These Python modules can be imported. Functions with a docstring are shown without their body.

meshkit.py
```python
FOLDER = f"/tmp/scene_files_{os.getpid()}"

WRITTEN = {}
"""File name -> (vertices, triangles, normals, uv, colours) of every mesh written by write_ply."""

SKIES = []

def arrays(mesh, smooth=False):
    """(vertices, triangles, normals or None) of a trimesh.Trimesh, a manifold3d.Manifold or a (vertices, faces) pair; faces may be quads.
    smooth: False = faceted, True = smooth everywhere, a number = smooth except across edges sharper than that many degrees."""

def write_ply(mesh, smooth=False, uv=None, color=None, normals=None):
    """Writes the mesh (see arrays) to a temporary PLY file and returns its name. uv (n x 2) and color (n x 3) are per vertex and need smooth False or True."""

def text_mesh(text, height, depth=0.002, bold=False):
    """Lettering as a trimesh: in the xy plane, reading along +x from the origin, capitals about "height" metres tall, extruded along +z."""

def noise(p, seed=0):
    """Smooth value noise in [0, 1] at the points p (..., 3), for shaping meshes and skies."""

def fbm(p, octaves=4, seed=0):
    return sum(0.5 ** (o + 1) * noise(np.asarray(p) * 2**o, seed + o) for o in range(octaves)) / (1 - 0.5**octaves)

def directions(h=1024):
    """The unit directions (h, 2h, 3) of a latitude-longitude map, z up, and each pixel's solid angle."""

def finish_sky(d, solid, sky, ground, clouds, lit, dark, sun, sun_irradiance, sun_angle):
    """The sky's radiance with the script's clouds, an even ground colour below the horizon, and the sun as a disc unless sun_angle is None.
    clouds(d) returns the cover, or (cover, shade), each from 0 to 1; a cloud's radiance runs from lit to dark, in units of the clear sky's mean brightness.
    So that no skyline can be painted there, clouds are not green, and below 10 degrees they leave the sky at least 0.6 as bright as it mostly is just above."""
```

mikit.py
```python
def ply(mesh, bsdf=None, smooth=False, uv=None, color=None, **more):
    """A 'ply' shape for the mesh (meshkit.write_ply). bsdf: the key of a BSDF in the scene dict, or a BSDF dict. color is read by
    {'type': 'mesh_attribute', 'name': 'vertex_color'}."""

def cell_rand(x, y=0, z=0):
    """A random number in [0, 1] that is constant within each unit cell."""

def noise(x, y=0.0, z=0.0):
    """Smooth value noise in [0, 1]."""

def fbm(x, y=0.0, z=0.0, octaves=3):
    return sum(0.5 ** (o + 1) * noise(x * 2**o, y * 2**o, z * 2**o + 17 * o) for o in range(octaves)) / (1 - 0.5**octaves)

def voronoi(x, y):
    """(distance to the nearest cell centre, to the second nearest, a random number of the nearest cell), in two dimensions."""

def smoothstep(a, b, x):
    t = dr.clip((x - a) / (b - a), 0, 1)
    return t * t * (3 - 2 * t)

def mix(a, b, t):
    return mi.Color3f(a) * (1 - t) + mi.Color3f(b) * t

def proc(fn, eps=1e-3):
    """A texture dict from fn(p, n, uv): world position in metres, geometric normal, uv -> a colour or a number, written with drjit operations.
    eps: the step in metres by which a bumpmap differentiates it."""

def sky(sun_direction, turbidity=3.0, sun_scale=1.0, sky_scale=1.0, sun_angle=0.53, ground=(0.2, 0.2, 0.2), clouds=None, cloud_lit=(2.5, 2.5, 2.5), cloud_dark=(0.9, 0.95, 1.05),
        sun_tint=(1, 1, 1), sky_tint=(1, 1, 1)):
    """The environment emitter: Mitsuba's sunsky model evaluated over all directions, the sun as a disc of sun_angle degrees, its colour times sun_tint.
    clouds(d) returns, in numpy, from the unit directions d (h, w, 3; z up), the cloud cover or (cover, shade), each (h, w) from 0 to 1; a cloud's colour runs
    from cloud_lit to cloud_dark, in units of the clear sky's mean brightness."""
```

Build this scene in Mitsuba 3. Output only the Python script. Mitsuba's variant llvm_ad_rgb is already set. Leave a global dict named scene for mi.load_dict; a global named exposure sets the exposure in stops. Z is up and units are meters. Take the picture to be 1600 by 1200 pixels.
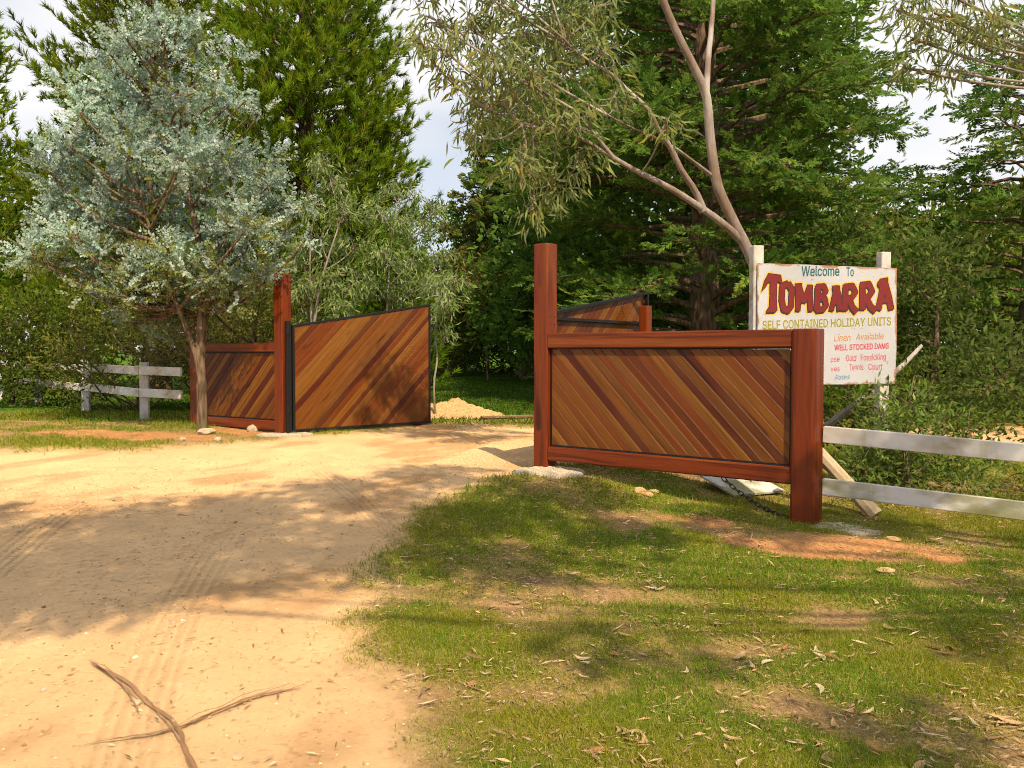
import math, random
import numpy as np, trimesh, mitsuba as mi, drjit as dr
import mikit, meshkit
from mikit import proc, ply, noise, fbm, smoothstep, mix, cell_rand
from shapely.geometry import Polygon, LineString, Point
from shapely import affinity
from shapely.ops import unary_union
from scipy.interpolate import PchipInterpolator

T = mi.ScalarTransform4f
scene, labels = {}, {}
# ------------------------------------------------------------------ camera, sky, exposure
PITCH = math.atan(50 / 1365)
scene['camera'] = {'type': 'perspective', 'fov': 60.76, 'fov_axis': 'x', 'near_clip': 0.05, 'far_clip': 2000,
                   'to_world': T().look_at(origin=[0, 0, 1.6], target=[0, math.cos(PITCH), 1.6 - math.sin(PITCH)], up=[0, 0, 1])}
SUN = np.array([0.21, -0.66, 0.72]); SUN = SUN / np.linalg.norm(SUN)


def clouds(d):
    c = meshkit.fbm(np.stack([d[..., 0] * 3, d[..., 1] * 3, d[..., 2] * 6], -1), 5, 3)
    return 0.55 + np.clip((c - 0.30) * 4.0, 0, 1) * 0.40, np.clip((c - 0.62) * 2, 0, 0.3)


scene['sky'] = mikit.sky(SUN.tolist(), turbidity=3, sun_tint=(1.05, 1.0, 0.88), clouds=clouds, cloud_lit=(3.0, 2.95, 2.95), cloud_dark=(1.9, 1.95, 2.1), ground=(0.2, 0.17, 0.1))
exposure = 2.0

rng = np.random.default_rng(7)
unit = lambda v: v / np.maximum(np.linalg.norm(v, axis=-1, keepdims=True), 1e-9)


def at(x, y, d):
    """Design aid: the world point at depth d metres seen at photo position (x, y)."""
    a, b = (x - 800) / 1365, (600 - y) / 1365
    v = np.array([a, math.cos(PITCH) + b * math.sin(PITCH), -math.sin(PITCH) + b * math.cos(PITCH)])
    return v * d / v[1] + np.array([0, 0, 1.6])


# ------------------------------------------------------------------ naming
def numbered(k):
    if k not in scene and k not in taken:
        taken.add(k); return k
    i = 1
    while f'{k}_{i:03d}' in scene or f'{k}_{i:03d}' in taken:
        i += 1
    taken.add(f'{k}_{i:03d}')
    return f'{k}_{i:03d}'


taken = set()


def thing(name, label, cat, group=None):
    k = numbered(name)
    labels[k] = {'label': label, 'category': cat}
    if group: labels[k]['group'] = group
    return k


def part(parent, name, mesh, bsdf, label=None, **kw):
    k = numbered(parent + '__' + name)
    scene[k] = mesh if isinstance(mesh, dict) else ply(mesh, bsdf, **kw)
    if label: labels[k] = {'label': label}
    return k


# ------------------------------------------------------------------ ground functions, the same in numpy and in the shader
class NPX:
    sel, mn, mx = staticmethod(np.where), staticmethod(np.minimum), staticmethod(np.maximum)
    @staticmethod
    def nz(x, y, z=0.0):
        return meshkit.noise(np.stack([x + 1e6, y + 1e6, np.zeros_like(x) + z + 1e6], -1))


class DRX:
    sel, mn, mx = staticmethod(dr.select), staticmethod(dr.minimum), staticmethod(dr.maximum)
    nz = staticmethod(noise)


def pw(M, x, xs, ys):
    r = x * 0 + ys[0]
    for a, b, p, q in zip(xs, xs[1:], ys, ys[1:]):
        r = M.sel((x >= a) & (x < b), p + (q - p) * (x - a) / (b - a), r)
    return M.sel(x >= xs[-1], ys[-1], r)


def fb(M, x, y, z=0.0, o=3):
    return sum(0.5 ** (k + 1) * M.nz(x * 2 ** k, y * 2 ** k, z + 17 * k) for k in range(o)) / (1 - 0.5 ** o)


def drive_sd(M, x, y):
    """Rough signed distance, positive on the sandy drive."""
    xb = pw(M, y, [0, 2.5, 3.4, 4.2, 5.1, 6.2, 7.2, 8.3, 8.9, 9.5], [0.4, -0.25, -0.52, -0.72, -0.97, -0.95, -0.80, -0.5, -0.2, 0.45])
    right = xb - x
    yl = pw(M, x, [-30, -12, -4.9, -3.4, -3.2], [9, 9.8, 11.3, 12.5, 13.0])
    left = (yl - y) * 0.8
    near = M.mn(right, M.sel(x < -3.2, left, 9.0))
    # beyond the line of the gateway
    lf = ((x + 3.1) * 0.656 - (y - 13.1) * 0.755)          # right of the open left leaf
    rf = M.mx(-((x - 0.45) * 0.803 - (y - 9.55) * 0.596), (y - 12.3) * 0.8)
    far = M.mn(M.mn(lf - 0.15, rf - 0.1), (14.7 + 0.02 * x - y) * 0.8)
    gate = (x - 0.3) * 0.705 + (y - 9.4) * 0.709
    return M.sel(gate > 0, M.mn(far, M.sel(x < -3.2, -1.0, 9.0)), near)


def drive_mask(M, x, y):
    s = drive_sd(M, x, y) + (fb(M, x * 1.7, y * 1.7, 3.0, 4) - 0.5) * 0.75 + (fb(M, x * 9, y * 9, 5.0, 2) - 0.5) * 0.25
    t = M.mn(M.mx((s + 0.34) / 0.68, 0.0), 1.0)
    return t * t * (3 - 2 * t)


def grass_amount(M, x, y):
    """0 bare, 1 thick: streaks that run from back left to front right as in the lawn, with worn soil between them."""
    a, b = x * 0.5 - y * 0.25, x * 0.45 + y * 0.9
    g = fb(M, a * 1.5, b * 1.5, 9.0, 4) * 0.55 + fb(M, x * 3.1, y * 3.1, 21.0, 4) * 0.45
    t = M.mn(M.mx((g - 0.315) / 0.22, 0.0), 1.0)
    t = M.sel(y > 14.8, 0.7 + 0.3 * t, t)
    soil = soil_amount(M, x, y)
    return t * (1 - soil)


def ell(M, x, y, cx, cy, rx, ry, an):
    c, s = math.cos(an), math.sin(an)
    u, v = ((x - cx) * c + (y - cy) * s) / rx, (-(x - cx) * s + (y - cy) * c) / ry
    t = 1.25 - (u * u + v * v)
    return M.mn(M.mx(t * 1.4, 0.0), 1.0)


def soil_amount(M, x, y):
    s = M.mx(ell(M, x, y, 2.55, 6.72, 1.0, 0.42, -0.25), ell(M, x, y, 1.75, 7.55, 0.55, 0.18, -0.5))
    s = M.mx(s, ell(M, x, y, -5.6, 12.7, 1.6, 0.55, -0.2))
    s = M.mx(s, M.mx(ell(M, x, y, -4.0, 13.2, 1.0, 0.35, -0.6), ell(M, x, y, -1.5, 14.5, 0.9, 0.22, 0.2)))
    t = M.mn(M.mx(s * 1.0 + (fb(M, x * 4, y * 4, 40.0, 4) - 0.62) * 1.6, 0.0), 1.0)
    return t * M.mn(s * 2.5, 1.0)


GZ = PchipInterpolator([-200, 0, 4, 6, 7.5, 9.2, 13, 17, 25, 60, 300], [0, 0, 0.02, 0.08, 0.16, 0.315, 0.33, 0.40, 0.45, 0.6, 1.5])


def gz0(x, y):
    return GZ(np.clip(np.asarray(y, float) - 0.55 * np.asarray(x, float) * np.clip(1.4 - np.abs(x) / 20.0, 0.2, 1), -150, 290))


def gz(x, y):
    x, y = np.asarray(x, float), np.asarray(y, float)
    z = gz0(x, y)
    m = drive_mask(NPX, x, y)
    near = np.clip(1.6 - np.hypot(x, y) / 20, 0, 1)
    z = z + near * ((1 - m) * (0.045 * (fb(NPX, x * 1.1, y * 1.1, 2.0, 4) - 0.5) + 0.02 * grass_amount(NPX, x, y)) + m * 0.03 * (fb(NPX, x * 0.8, y * 0.8, 6.0, 3) - 0.5) - 0.02 * m)
    z = z + 0.07 * np.exp(-(((x - 2.55) / 0.75) ** 2 + ((y - 6.85) / 0.35) ** 2)) * (0.6 + 0.8 * fb(NPX, x * 6, y * 6, 8.0, 3))
    return z


def tracks(M, p):
    """Tyre tread pressed into the sand, four grooves in a curving strip."""
    out = 0.0
    for x0, y0, dx in ((-1.70, 4.0, -0.27), (-3.35, 5.2, -0.2), (-1.15, 7.4, -0.5)):
        u = p.x - x0 - dx * (p.y - y0) - 0.06 * (p.y - y0) * (p.y - y0) * 0.5
        w = smoothstep(0.17, 0.11, dr.abs(u)) * smoothstep(2.9, 1.6, dr.abs(p.y - y0))
        out = out + w * (0.5 + 0.5 * dr.cos(u * 100)) * (0.55 + 0.45 * noise(p.x * 4, p.y * 4, 3.0))
    return out


def ground_color(p, n, uv):
    m = drive_mask(DRX, p.x, p.y)
    g = grass_amount(DRX, p.x, p.y)
    so = soil_amount(DRX, p.x, p.y)
    big, mid, fine = fbm(p.x * 0.7, p.y * 0.7, 1.0, 3), fbm(p.x * 4, p.y * 4, 2.0, 3), noise(p.x * 70, p.y * 70, 1.0)
    grit = smoothstep(0.80, 0.93, noise(p.x * 38, p.y * 38, 7.0)) * 0.35
    sand = mix((0.445, 0.285, 0.145), (0.53, 0.360, 0.198), big) * (0.80 + 0.25 * mid + 0.12 * fine)
    sand = mix(sand, mi.Color3f(0.27, 0.150, 0.066), smoothstep(0.50, 0.72, fbm(p.x * 1.6 - p.y * 0.5, p.y * 0.9, 11.0, 5)) * 0.6 + grit * (0.5 + big))
    sand = sand * (1 - 0.16 * tracks(DRX, p))
    dirt = mix((0.19, 0.120, 0.055), (0.31, 0.20, 0.095), mid) * (0.75 + 0.45 * fine)
    turf = mix((0.125, 0.145, 0.014), (0.21, 0.195, 0.03), mid) * (0.7 + 0.5 * fine)
    lawn = mix(dirt, turf, g * 0.85)
    lawn = mix(lawn, mi.Color3f(0.36, 0.18, 0.075) * (0.65 + 0.5 * mid + 0.2 * fine), so)
    farg = smoothstep(15.0, 17.5, p.y)
    lawn = mix(lawn, mix((0.035, 0.085, 0.008), (0.07, 0.13, 0.015), fbm(p.x * 1.5, p.y * 0.7, 4.0, 3)), farg)
    return mix(lawn * 0.92, sand * 0.97, m)


def ground_bump(p, n, uv):
    m = drive_mask(DRX, p.x, p.y)
    return (fbm(p.x * 22, p.y * 22, 3.0, 4) * (1.0 + 1.6 * (1 - m)) - 0.7 * m * tracks(DRX, p)) * 0.016


# ------------------------------------------------------------------ materials
PLANKS = [(0.152, 0.048, 0.0035), (0.100, 0.021, 0.0022), (0.185, 0.071, 0.007), (0.138, 0.038, 0.003), (0.070, 0.011, 0.0015), (0.165, 0.060, 0.005), (0.122, 0.042, 0.004), (0.142, 0.033, 0.0025)]


def grain(uv):
    k = dr.floor(uv.y / 8)
    a = uv.y - 8 * k
    wob = fbm(uv.x * 1.2, a * 4, k * 3.1, 2)
    g = fbm(uv.x * 1.6 + wob, a * 45 + wob * 4, k * 7.3, 3)
    f = noise(uv.x * 9, a * 320, k * 1.7)
    return k, a, g, f, wob


def plank_color(p, n, uv):
    k, a, g, f, wob = grain(uv)
    r = cell_rand(k, 3, 1) * len(PLANKS)
    c = mi.Color3f(PLANKS[0])
    for i, t in enumerate(PLANKS[1:], 1):
        c = dr.select(r >= i, mi.Color3f(t), c)
    c = mix(c, c * mi.Color3f(0.60, 0.48, 0.40), smoothstep(0.42, 0.75, g) * 0.7)
    c = mix(c, mi.Color3f(0.19, 0.085, 0.018), smoothstep(0.62, 0.4, wob) * 0.28 * cell_rand(k, 8, 2))
    c = c * (0.82 + 0.36 * f)
    knot = noise(uv.x * 2.3, a * 14, k * 5.1)
    crack = smoothstep(0.80, 0.90, noise(uv.x * 1.1, a * 150, k * 2.7))
    return c * (1 - 0.6 * smoothstep(0.86, 0.95, knot)) * (1 - 0.45 * crack)


def post_color(p, n, uv):
    k, a, g, f, wob = grain(uv)
    c = mix((0.135, 0.0195, 0.0024), (0.172, 0.033, 0.0038), cell_rand(k, 3, 1))
    c = mix(c, c * mi.Color3f(0.45, 0.36, 0.36), smoothstep(0.40, 0.75, g) * 0.8)
    c = mix(c, mi.Color3f(0.22, 0.062, 0.008), smoothstep(0.55, 0.75, fbm(uv.x * 0.5, a * 10, k, 2)) * 0.55)
    c = c * (0.82 + 0.34 * f)
    crack = smoothstep(0.83, 0.90, noise(uv.x * 0.9, a * 110, k * 2.7))
    return c * (1 - 0.65 * smoothstep(0.88, 0.96, noise(uv.x * 2.0, a * 11, k * 5.1))) * (1 - 0.6 * crack)


def white_color(p, n, uv):
    d = fbm(p.x * 5 + p.y * 3, p.z * 9, p.y * 5, 4)
    st = fbm(p.x * 30 + p.y * 14, p.z * 4, 2.0, 3)
    c = mix((0.55, 0.54, 0.54), (0.44, 0.41, 0.37), smoothstep(0.35, 0.7, d))
    c = mix(c, mi.Color3f(0.30, 0.21, 0.10), smoothstep(0.66, 0.80, d) * 0.75)
    c = mix(c, mi.Color3f(0.33, 0.33, 0.18), smoothstep(0.62, 0.8, st) * 0.35)
    return mix(c, mi.Color3f(0.20, 0.22, 0.07), smoothstep(0.55, 0.25, p.z - 0.1) * smoothstep(0.4, 0.65, d) * 0.7)


def tin_color(p, n, uv):
    """Painted tin; uv in metres on the sheet (1.64 by 1.24): rust creeps in from the edges and round the nails."""
    e = dr.minimum(dr.minimum(uv.x, 1.64 - uv.x), dr.minimum(uv.y, 1.24 - uv.y))
    w = fbm(uv.x * 9, uv.y * 9, 1.0, 4)
    c = mix((0.47, 0.485, 0.53), (0.39, 0.405, 0.46), fbm(uv.x * 2.0, uv.y * 1.2, 4.0, 3))
    r = smoothstep(0.022, 0.0, e - (w - 0.5) * 0.05) * smoothstep(0.35, 0.6, w)
    r = dr.maximum(r * 0.9, smoothstep(0.80, 0.88, fbm(uv.x * 22, uv.y * 22, 8.0, 3)) * 0.5)
    return mix(c, mix((0.38, 0.19, 0.07), (0.24, 0.11, 0.04), noise(uv.x * 60, uv.y * 60)), r)


def gum_bark(p, n, uv):
    a = fbm(p.x * 2 + p.z * 1.2, p.y * 3, p.z * 1.6, 4)
    st = fbm(p.x * 40, p.y * 40, p.z * 3, 3)
    c = mix((0.29, 0.25, 0.23), (0.20, 0.145, 0.115), smoothstep(0.4, 0.62, a))
    c = mix(c, mi.Color3f(0.38, 0.35, 0.335), smoothstep(0.56, 0.72, fbm(p.x * 3, p.y * 3, p.z * 1.3 + 9, 3)))
    return c * (0.65 + 0.6 * st)


def rough_bark(p, n, uv):
    st = fbm(p.x * 28, p.y * 28, p.z * 5, 4)
    c = mix((0.075, 0.050, 0.032), (0.20, 0.145, 0.10), smoothstep(0.3, 0.7, st))
    return mix(c, mi.Color3f(0.14, 0.15, 0.06), smoothstep(0.55, 0.7, fbm(p.x * 5, p.y * 5, p.z * 2, 3)) * 0.5)


def concrete_color(p, n, uv):
    return mix((0.28, 0.23, 0.165), (0.44, 0.385, 0.30), fbm(p.x * 14, p.y * 14, p.z * 14, 4)) * (0.8 + 0.4 * noise(p.x * 120, p.y * 120, p.z * 90))


def heap_color(p, n, uv):
    return mix((0.44, 0.28, 0.125), (0.54, 0.37, 0.19), fbm(p.x * 6, p.y * 6, p.z * 6, 3)) * (0.7 + 0.5 * noise(p.x * 45, p.y * 45, p.z * 45))


def stone_color(p, n, uv):
    return mix((0.33, 0.24, 0.14), (0.52, 0.44, 0.32), fbm(p.x * 18, p.y * 18, p.z * 18, 4))


def shed_color(p, n, uv):
    return mix((0.15, 0.075, 0.035), (0.34, 0.215, 0.12), fbm(uv.x * 5, uv.y * 60, 2.0, 4)) * (0.75 + 0.4 * noise(uv.x * 20, uv.y * 260))


def pr(color, rough=0.6, spec=0.4, **k):
    c = color if isinstance(color, dict) else {'type': 'rgb', 'value': list(color)}
    return {'type': 'twosided', 'b': {'type': 'principled', 'base_color': c, 'roughness': rough, 'specular': spec, **k}}


def bump(inner, fn, scale=1.0, eps=2e-3):
    return {'type': 'twosided', 'b': {'type': 'bumpmap', 't': proc(fn, eps), 'scale': scale, 'b': inner['b']}}


VC = {'type': 'mesh_attribute', 'name': 'vertex_color'}
scene['m_ground'] = bump(pr(proc(ground_color), 0.95, 0.1), ground_bump, 1.0, 6e-3)
scene['m_plank'] = bump(pr(proc(plank_color), 0.45, 0.28), lambda p, n, uv: grain(uv)[2] * 0.0016 + grain(uv)[3] * 0.0004, 1.0, 1e-3)
scene['m_post'] = bump(pr(proc(post_color), 0.42, 0.30), lambda p, n, uv: grain(uv)[2] * 0.0022 + grain(uv)[3] * 0.0004, 1.0, 1e-3)
scene['m_white'] = pr(proc(white_color), 0.7, 0.3)
scene['m_tin'] = pr(proc(tin_color), 0.45, 0.4)
scene['m_gumbark'] = pr(proc(gum_bark), 0.75, 0.25)
scene['m_bark'] = pr(proc(rough_bark), 0.9, 0.15)
scene['m_concrete'] = pr(proc(concrete_color), 0.95, 0.15)
scene['m_heap'] = pr(proc(heap_color), 0.95, 0.1)
scene['m_stone'] = pr(proc(stone_color), 0.85, 0.2)
scene['m_strip'] = pr(proc(shed_color), 0.8, 0.2)
scene['m_steel'] = pr((0.007, 0.007, 0.008), 0.5, 0.35)
scene['m_bolt'] = pr((0.10, 0.09, 0.085), 0.4, 0.5, metallic=0.8)
for nm, c in dict(red=(0.165, 0.017, 0.018), black=(0.03, 0.022, 0.025), yellow=(0.62, 0.40, 0.08), teal=(0.03, 0.12, 0.14), olive=(0.27, 0.25, 0.02), orange=(0.46, 0.18, 0.03), pink=(0.50, 0.035, 0.085), blue=(0.05, 0.22, 0.42), tan=(0.30, 0.17, 0.07)).items():
    scene['m_paint_' + nm] = pr(c, 0.6, 0.3)
scene['m_leaf'] = {'type': 'principledthin', 'base_color': VC, 'roughness': 0.5, 'diff_trans': 0.9, 'eta': 1.4, 'spec_trans': 0.0}
scene['m_dull'] = {'type': 'twosided', 'b': {'type': 'diffuse', 'reflectance': VC}}


# ------------------------------------------------------------------ mesh helpers
def cat(meshes):
    vs, fs, o = [], [], 0
    for v, f in meshes:
        vs.append(v); fs.append(f + o); o += len(v)
    return np.vstack(vs), np.vstack(fs)


def tube(P, R, n=7, cap=True):
    P = np.asarray(P, float); R = np.broadcast_to(np.asarray(R, float), (len(P),))
    t = unit(np.gradient(P, axis=0))
    ref = np.array([0.31, 0.22, 0.92]) if abs(t[:, 2]).mean() < 0.8 else np.array([1, 0.2, 0.1])
    a = unit(np.cross(t, ref)); b = np.cross(t, a)
    th = np.arange(n) * 2 * np.pi / n
    ring = P[:, None] + R[:, None, None] * (np.cos(th)[None, :, None] * a[:, None] + np.sin(th)[None, :, None] * b[:, None])
    m = len(P); i = np.arange(m - 1)[:, None] * n; j = np.arange(n)[None]
    q = np.stack([i + j, i + (j + 1) % n, i + n + (j + 1) % n, i + n + j], -1).reshape(-1, 4)
    f = np.vstack([q[:, [0, 1, 2]], q[:, [0, 2, 3]]])
    v = ring.reshape(-1, 3)
    if cap:
        k = np.arange(1, n - 1)
        f = np.vstack([f, np.stack([k * 0, k + 1, k], 1), np.stack([k * 0, k, k + 1], 1) + (m - 1) * n])
    return v, f


def spline(pts, n):
    pts = np.asarray(pts, float)
    s = np.r_[0, np.cumsum(np.linalg.norm(np.diff(pts, axis=0), axis=1))]
    return PchipInterpolator(s, pts)(np.linspace(0, s[-1], n))


WOOD = [0]


def beam(p0, p1, across, w, d, ch=0.012):
    """A squared timber from p0 to p1; w along `across`, d along the third axis; eased edges; returns (mesh, uv) with uv in metres along and round."""
    WOOD[0] += 1
    p0, p1 = np.asarray(p0, float), np.asarray(p1, float)
    t = unit(p1 - p0); A = unit(np.asarray(across, float)); A = unit(A - t * (A @ t)); B = np.cross(t, A)
    w, d, h = w / 2, d / 2, ch * 0.42
    c = [(w - ch, -d), (w - h, -d + h * 0.4), (w - h * 0.4, -d + h), (w, -d + ch)]
    sec = []
    for k in range(4):
        an = k * math.pi / 2
        ww, dd = (w, d) if k % 2 == 0 else (d, w)
        for x, y in [(ww - ch, -dd), (ww - h, -dd + h), (ww, -dd + ch)]:
            sec.append((x * math.cos(an) - y * math.sin(an), x * math.sin(an) + y * math.cos(an)))
    sec = np.array(sec); N = len(sec)
    loop = np.vstack([sec, sec[:1]])
    per = np.r_[0, np.cumsum(np.linalg.norm(np.diff(loop, axis=0), axis=1))]
    L = np.linalg.norm(p1 - p0)
    rings, us = [], []
    for u, sh in ((0, 0.94), (0.008, 1.0), (L - 0.008, 1.0), (L, 0.94)):
        rings.append(p0 + t * u + (loop[:, :1] * A + loop[:, 1:] * B) * sh); us.append(np.full(N + 1, u))
    v = np.vstack(rings); M = N + 1
    f = []
    for r in range(3):
        i = np.arange(N) + r * M
        f += [np.stack([i, i + 1, i + M + 1], 1), np.stack([i, i + M + 1, i + M], 1)]
    k = np.arange(1, N - 1)
    f += [np.stack([k * 0, k + 1, k], 1), np.stack([k * 0, k, k + 1], 1) + 3 * M]
    uv = np.stack([np.concatenate(us) + WOOD[0] * 1.37, np.tile(per, 4) + 8 * WOOD[0]], 1)
    return (v, np.vstack(f)), uv


def put_beam(parent, name, p0, p1, across, w, d, bsdf='m_post', ch=0.012, label=None):
    m, uv = beam(p0, p1, across, w, d, ch)
    return part(parent, name, m, bsdf, label, uv=uv)


class Frame:
    """A vertical plane: s along the ground, n out of its front, z up."""
    def __init__(self, o, s, n):
        self.o = np.array([o[0], o[1], 0.0]); self.s = np.array([s[0], s[1], 0.0]); self.n = np.array([n[0], n[1], 0.0])

    def __call__(self, s, n, z):
        return self.o + np.multiply.outer(s, self.s) + np.multiply.outer(n, self.n) + np.multiply.outer(z, [0, 0, 1.0])


def boards(parent, F, poly, angle, width, n_front, thick, gap=0.003, skew=0.0):
    """Diagonal boards clipped to poly (in s, z), each its own part with eased front edges."""
    c, s = math.cos(angle), math.sin(angle)
    pts = np.array(poly.exterior.coords)
    off = pts @ [-s, c]; along = pts @ [c, s]
    k = off.min() + skew
    r = random.Random(int(abs(F.o[0]) * 100))
    side = 1 if n_front >= 0 or True else 1
    while k < off.max():
        w = width * r.choice([0.85, 1, 1, 1.18])
        a0, a1 = along.min() - 1, along.max() + 1
        q = Polygon([(a * c - b * s, a * s + b * c) for a, b in ((a0, k + gap / 2), (a1, k + gap / 2), (a1, k + w - gap / 2), (a0, k + w - gap / 2))]).intersection(poly)
        k += w
        if q.is_empty or q.area < 2e-4 or q.geom_type != 'Polygon': continue
        q = Polygon(np.round(np.array(q.exterior.coords), 5)).simplify(1e-4)
        inn = q.buffer(-0.003, join_style=2, mitre_limit=8)
        a = np.array(q.exterior.coords)[:-1]
        if inn.is_empty or inn.geom_type != 'Polygon': continue
        b = np.array(inn.exterior.coords)[:-1]
        if len(b) != len(a):
            cc = a.mean(0); b = cc + (a - cc) * 0.97
        else:
            b = b[[np.argmin(np.linalg.norm(b - x, axis=1)) for x in a]]
        m = len(a); WOOD[0] += 1
        jit = r.uniform(-0.0015, 0.0015)
        v = np.vstack([F(a[:, 0], np.full(m, n_front - thick), a[:, 1]), F(a[:, 0], np.full(m, n_front - 0.003 + jit), a[:, 1]), F(b[:, 0], np.full(m, n_front + jit), b[:, 1])])
        f = []
        i = np.arange(m); j = (i + 1) % m
        for rr in range(2):
            f += [np.stack([i, j, j + m], 1) + rr * m, np.stack([i, j + m, i + m], 1) + rr * m]
        kk = np.arange(1, m - 1)
        f += [np.stack([kk * 0, kk, kk + 1], 1) + 2 * m, np.stack([kk * 0, kk + 1, kk], 1)]
        xy = np.vstack([a, a, b])
        uv = np.stack([xy @ [c, s] + WOOD[0] * 1.37, xy @ [-s, c] - off.min() + 0.5 - (k - off.min()) + 1 + 8 * WOOD[0]], 1)
        part(parent, 'plank', (v, np.vstack(f)), 'm_plank', uv=uv)


def bolts(parent, pts, nrm, r=0.011, name='bolt', bsdf='m_bolt'):
    nrm = unit(np.asarray(nrm, float))
    for p in pts:
        p = np.asarray(p, float)
        part(parent, name, tube(np.array([p - nrm * 0.01, p + nrm * 0.006, p + nrm * 0.010]), [r, r, r * 0.6], 8), bsdf)


def boxmesh(ctr, X, Y, Z, ex):
    v = np.array([[x, y, z] for x in (-.5, .5) for y in (-.5, .5) for z in (-.5, .5)]) * ex
    return np.asarray(ctr) + v[:, :1] * X + v[:, 1:2] * Y + v[:, 2:] * Z, np.array([[0, 1, 3], [0, 3, 2], [4, 6, 7], [4, 7, 5], [0, 4, 5], [0, 5, 1], [2, 3, 7], [2, 7, 6], [0, 2, 6], [0, 6, 4], [1, 5, 7], [1, 7, 3]])


# ------------------------------------------------------------------ ground sheet
def axis(a0, a1, step, far0, far1, grow=1.13):
    mid = list(np.arange(a0, a1, step)); s = step; lo, hi = [], []
    x = mid[-1]
    while x < far1: s *= grow; x += s; hi.append(x)
    x, s = mid[0], step
    while x > far0: s *= grow; x -= s; lo.append(x)
    return np.array(lo[::-1] + mid + hi)


gx, gy = axis(-3.6, 3.8, 0.05, -400, 400), axis(2.4, 9.5, 0.045, -300, 600, 1.10)
GX, GY = np.meshgrid(gx, gy)
V = np.stack([GX.ravel(), GY.ravel(), gz(GX.ravel(), GY.ravel())], 1)
nx, ny = len(gx), len(gy)
I = (np.arange(ny - 1)[:, None] * nx + np.arange(nx - 1)[None]).ravel()
Q = np.stack([I, I + 1, I + nx + 1, I + nx], 1)
Cq = V[Q].mean(1)
dm = drive_mask(NPX, Cq[:, 0], Cq[:, 1]) > 0.5


def submesh(q):
    f = np.vstack([q[:, [0, 1, 2]], q[:, [0, 2, 3]]])
    u, inv = np.unique(f, return_inverse=True)
    return V[u], inv.reshape(f.shape)


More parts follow.
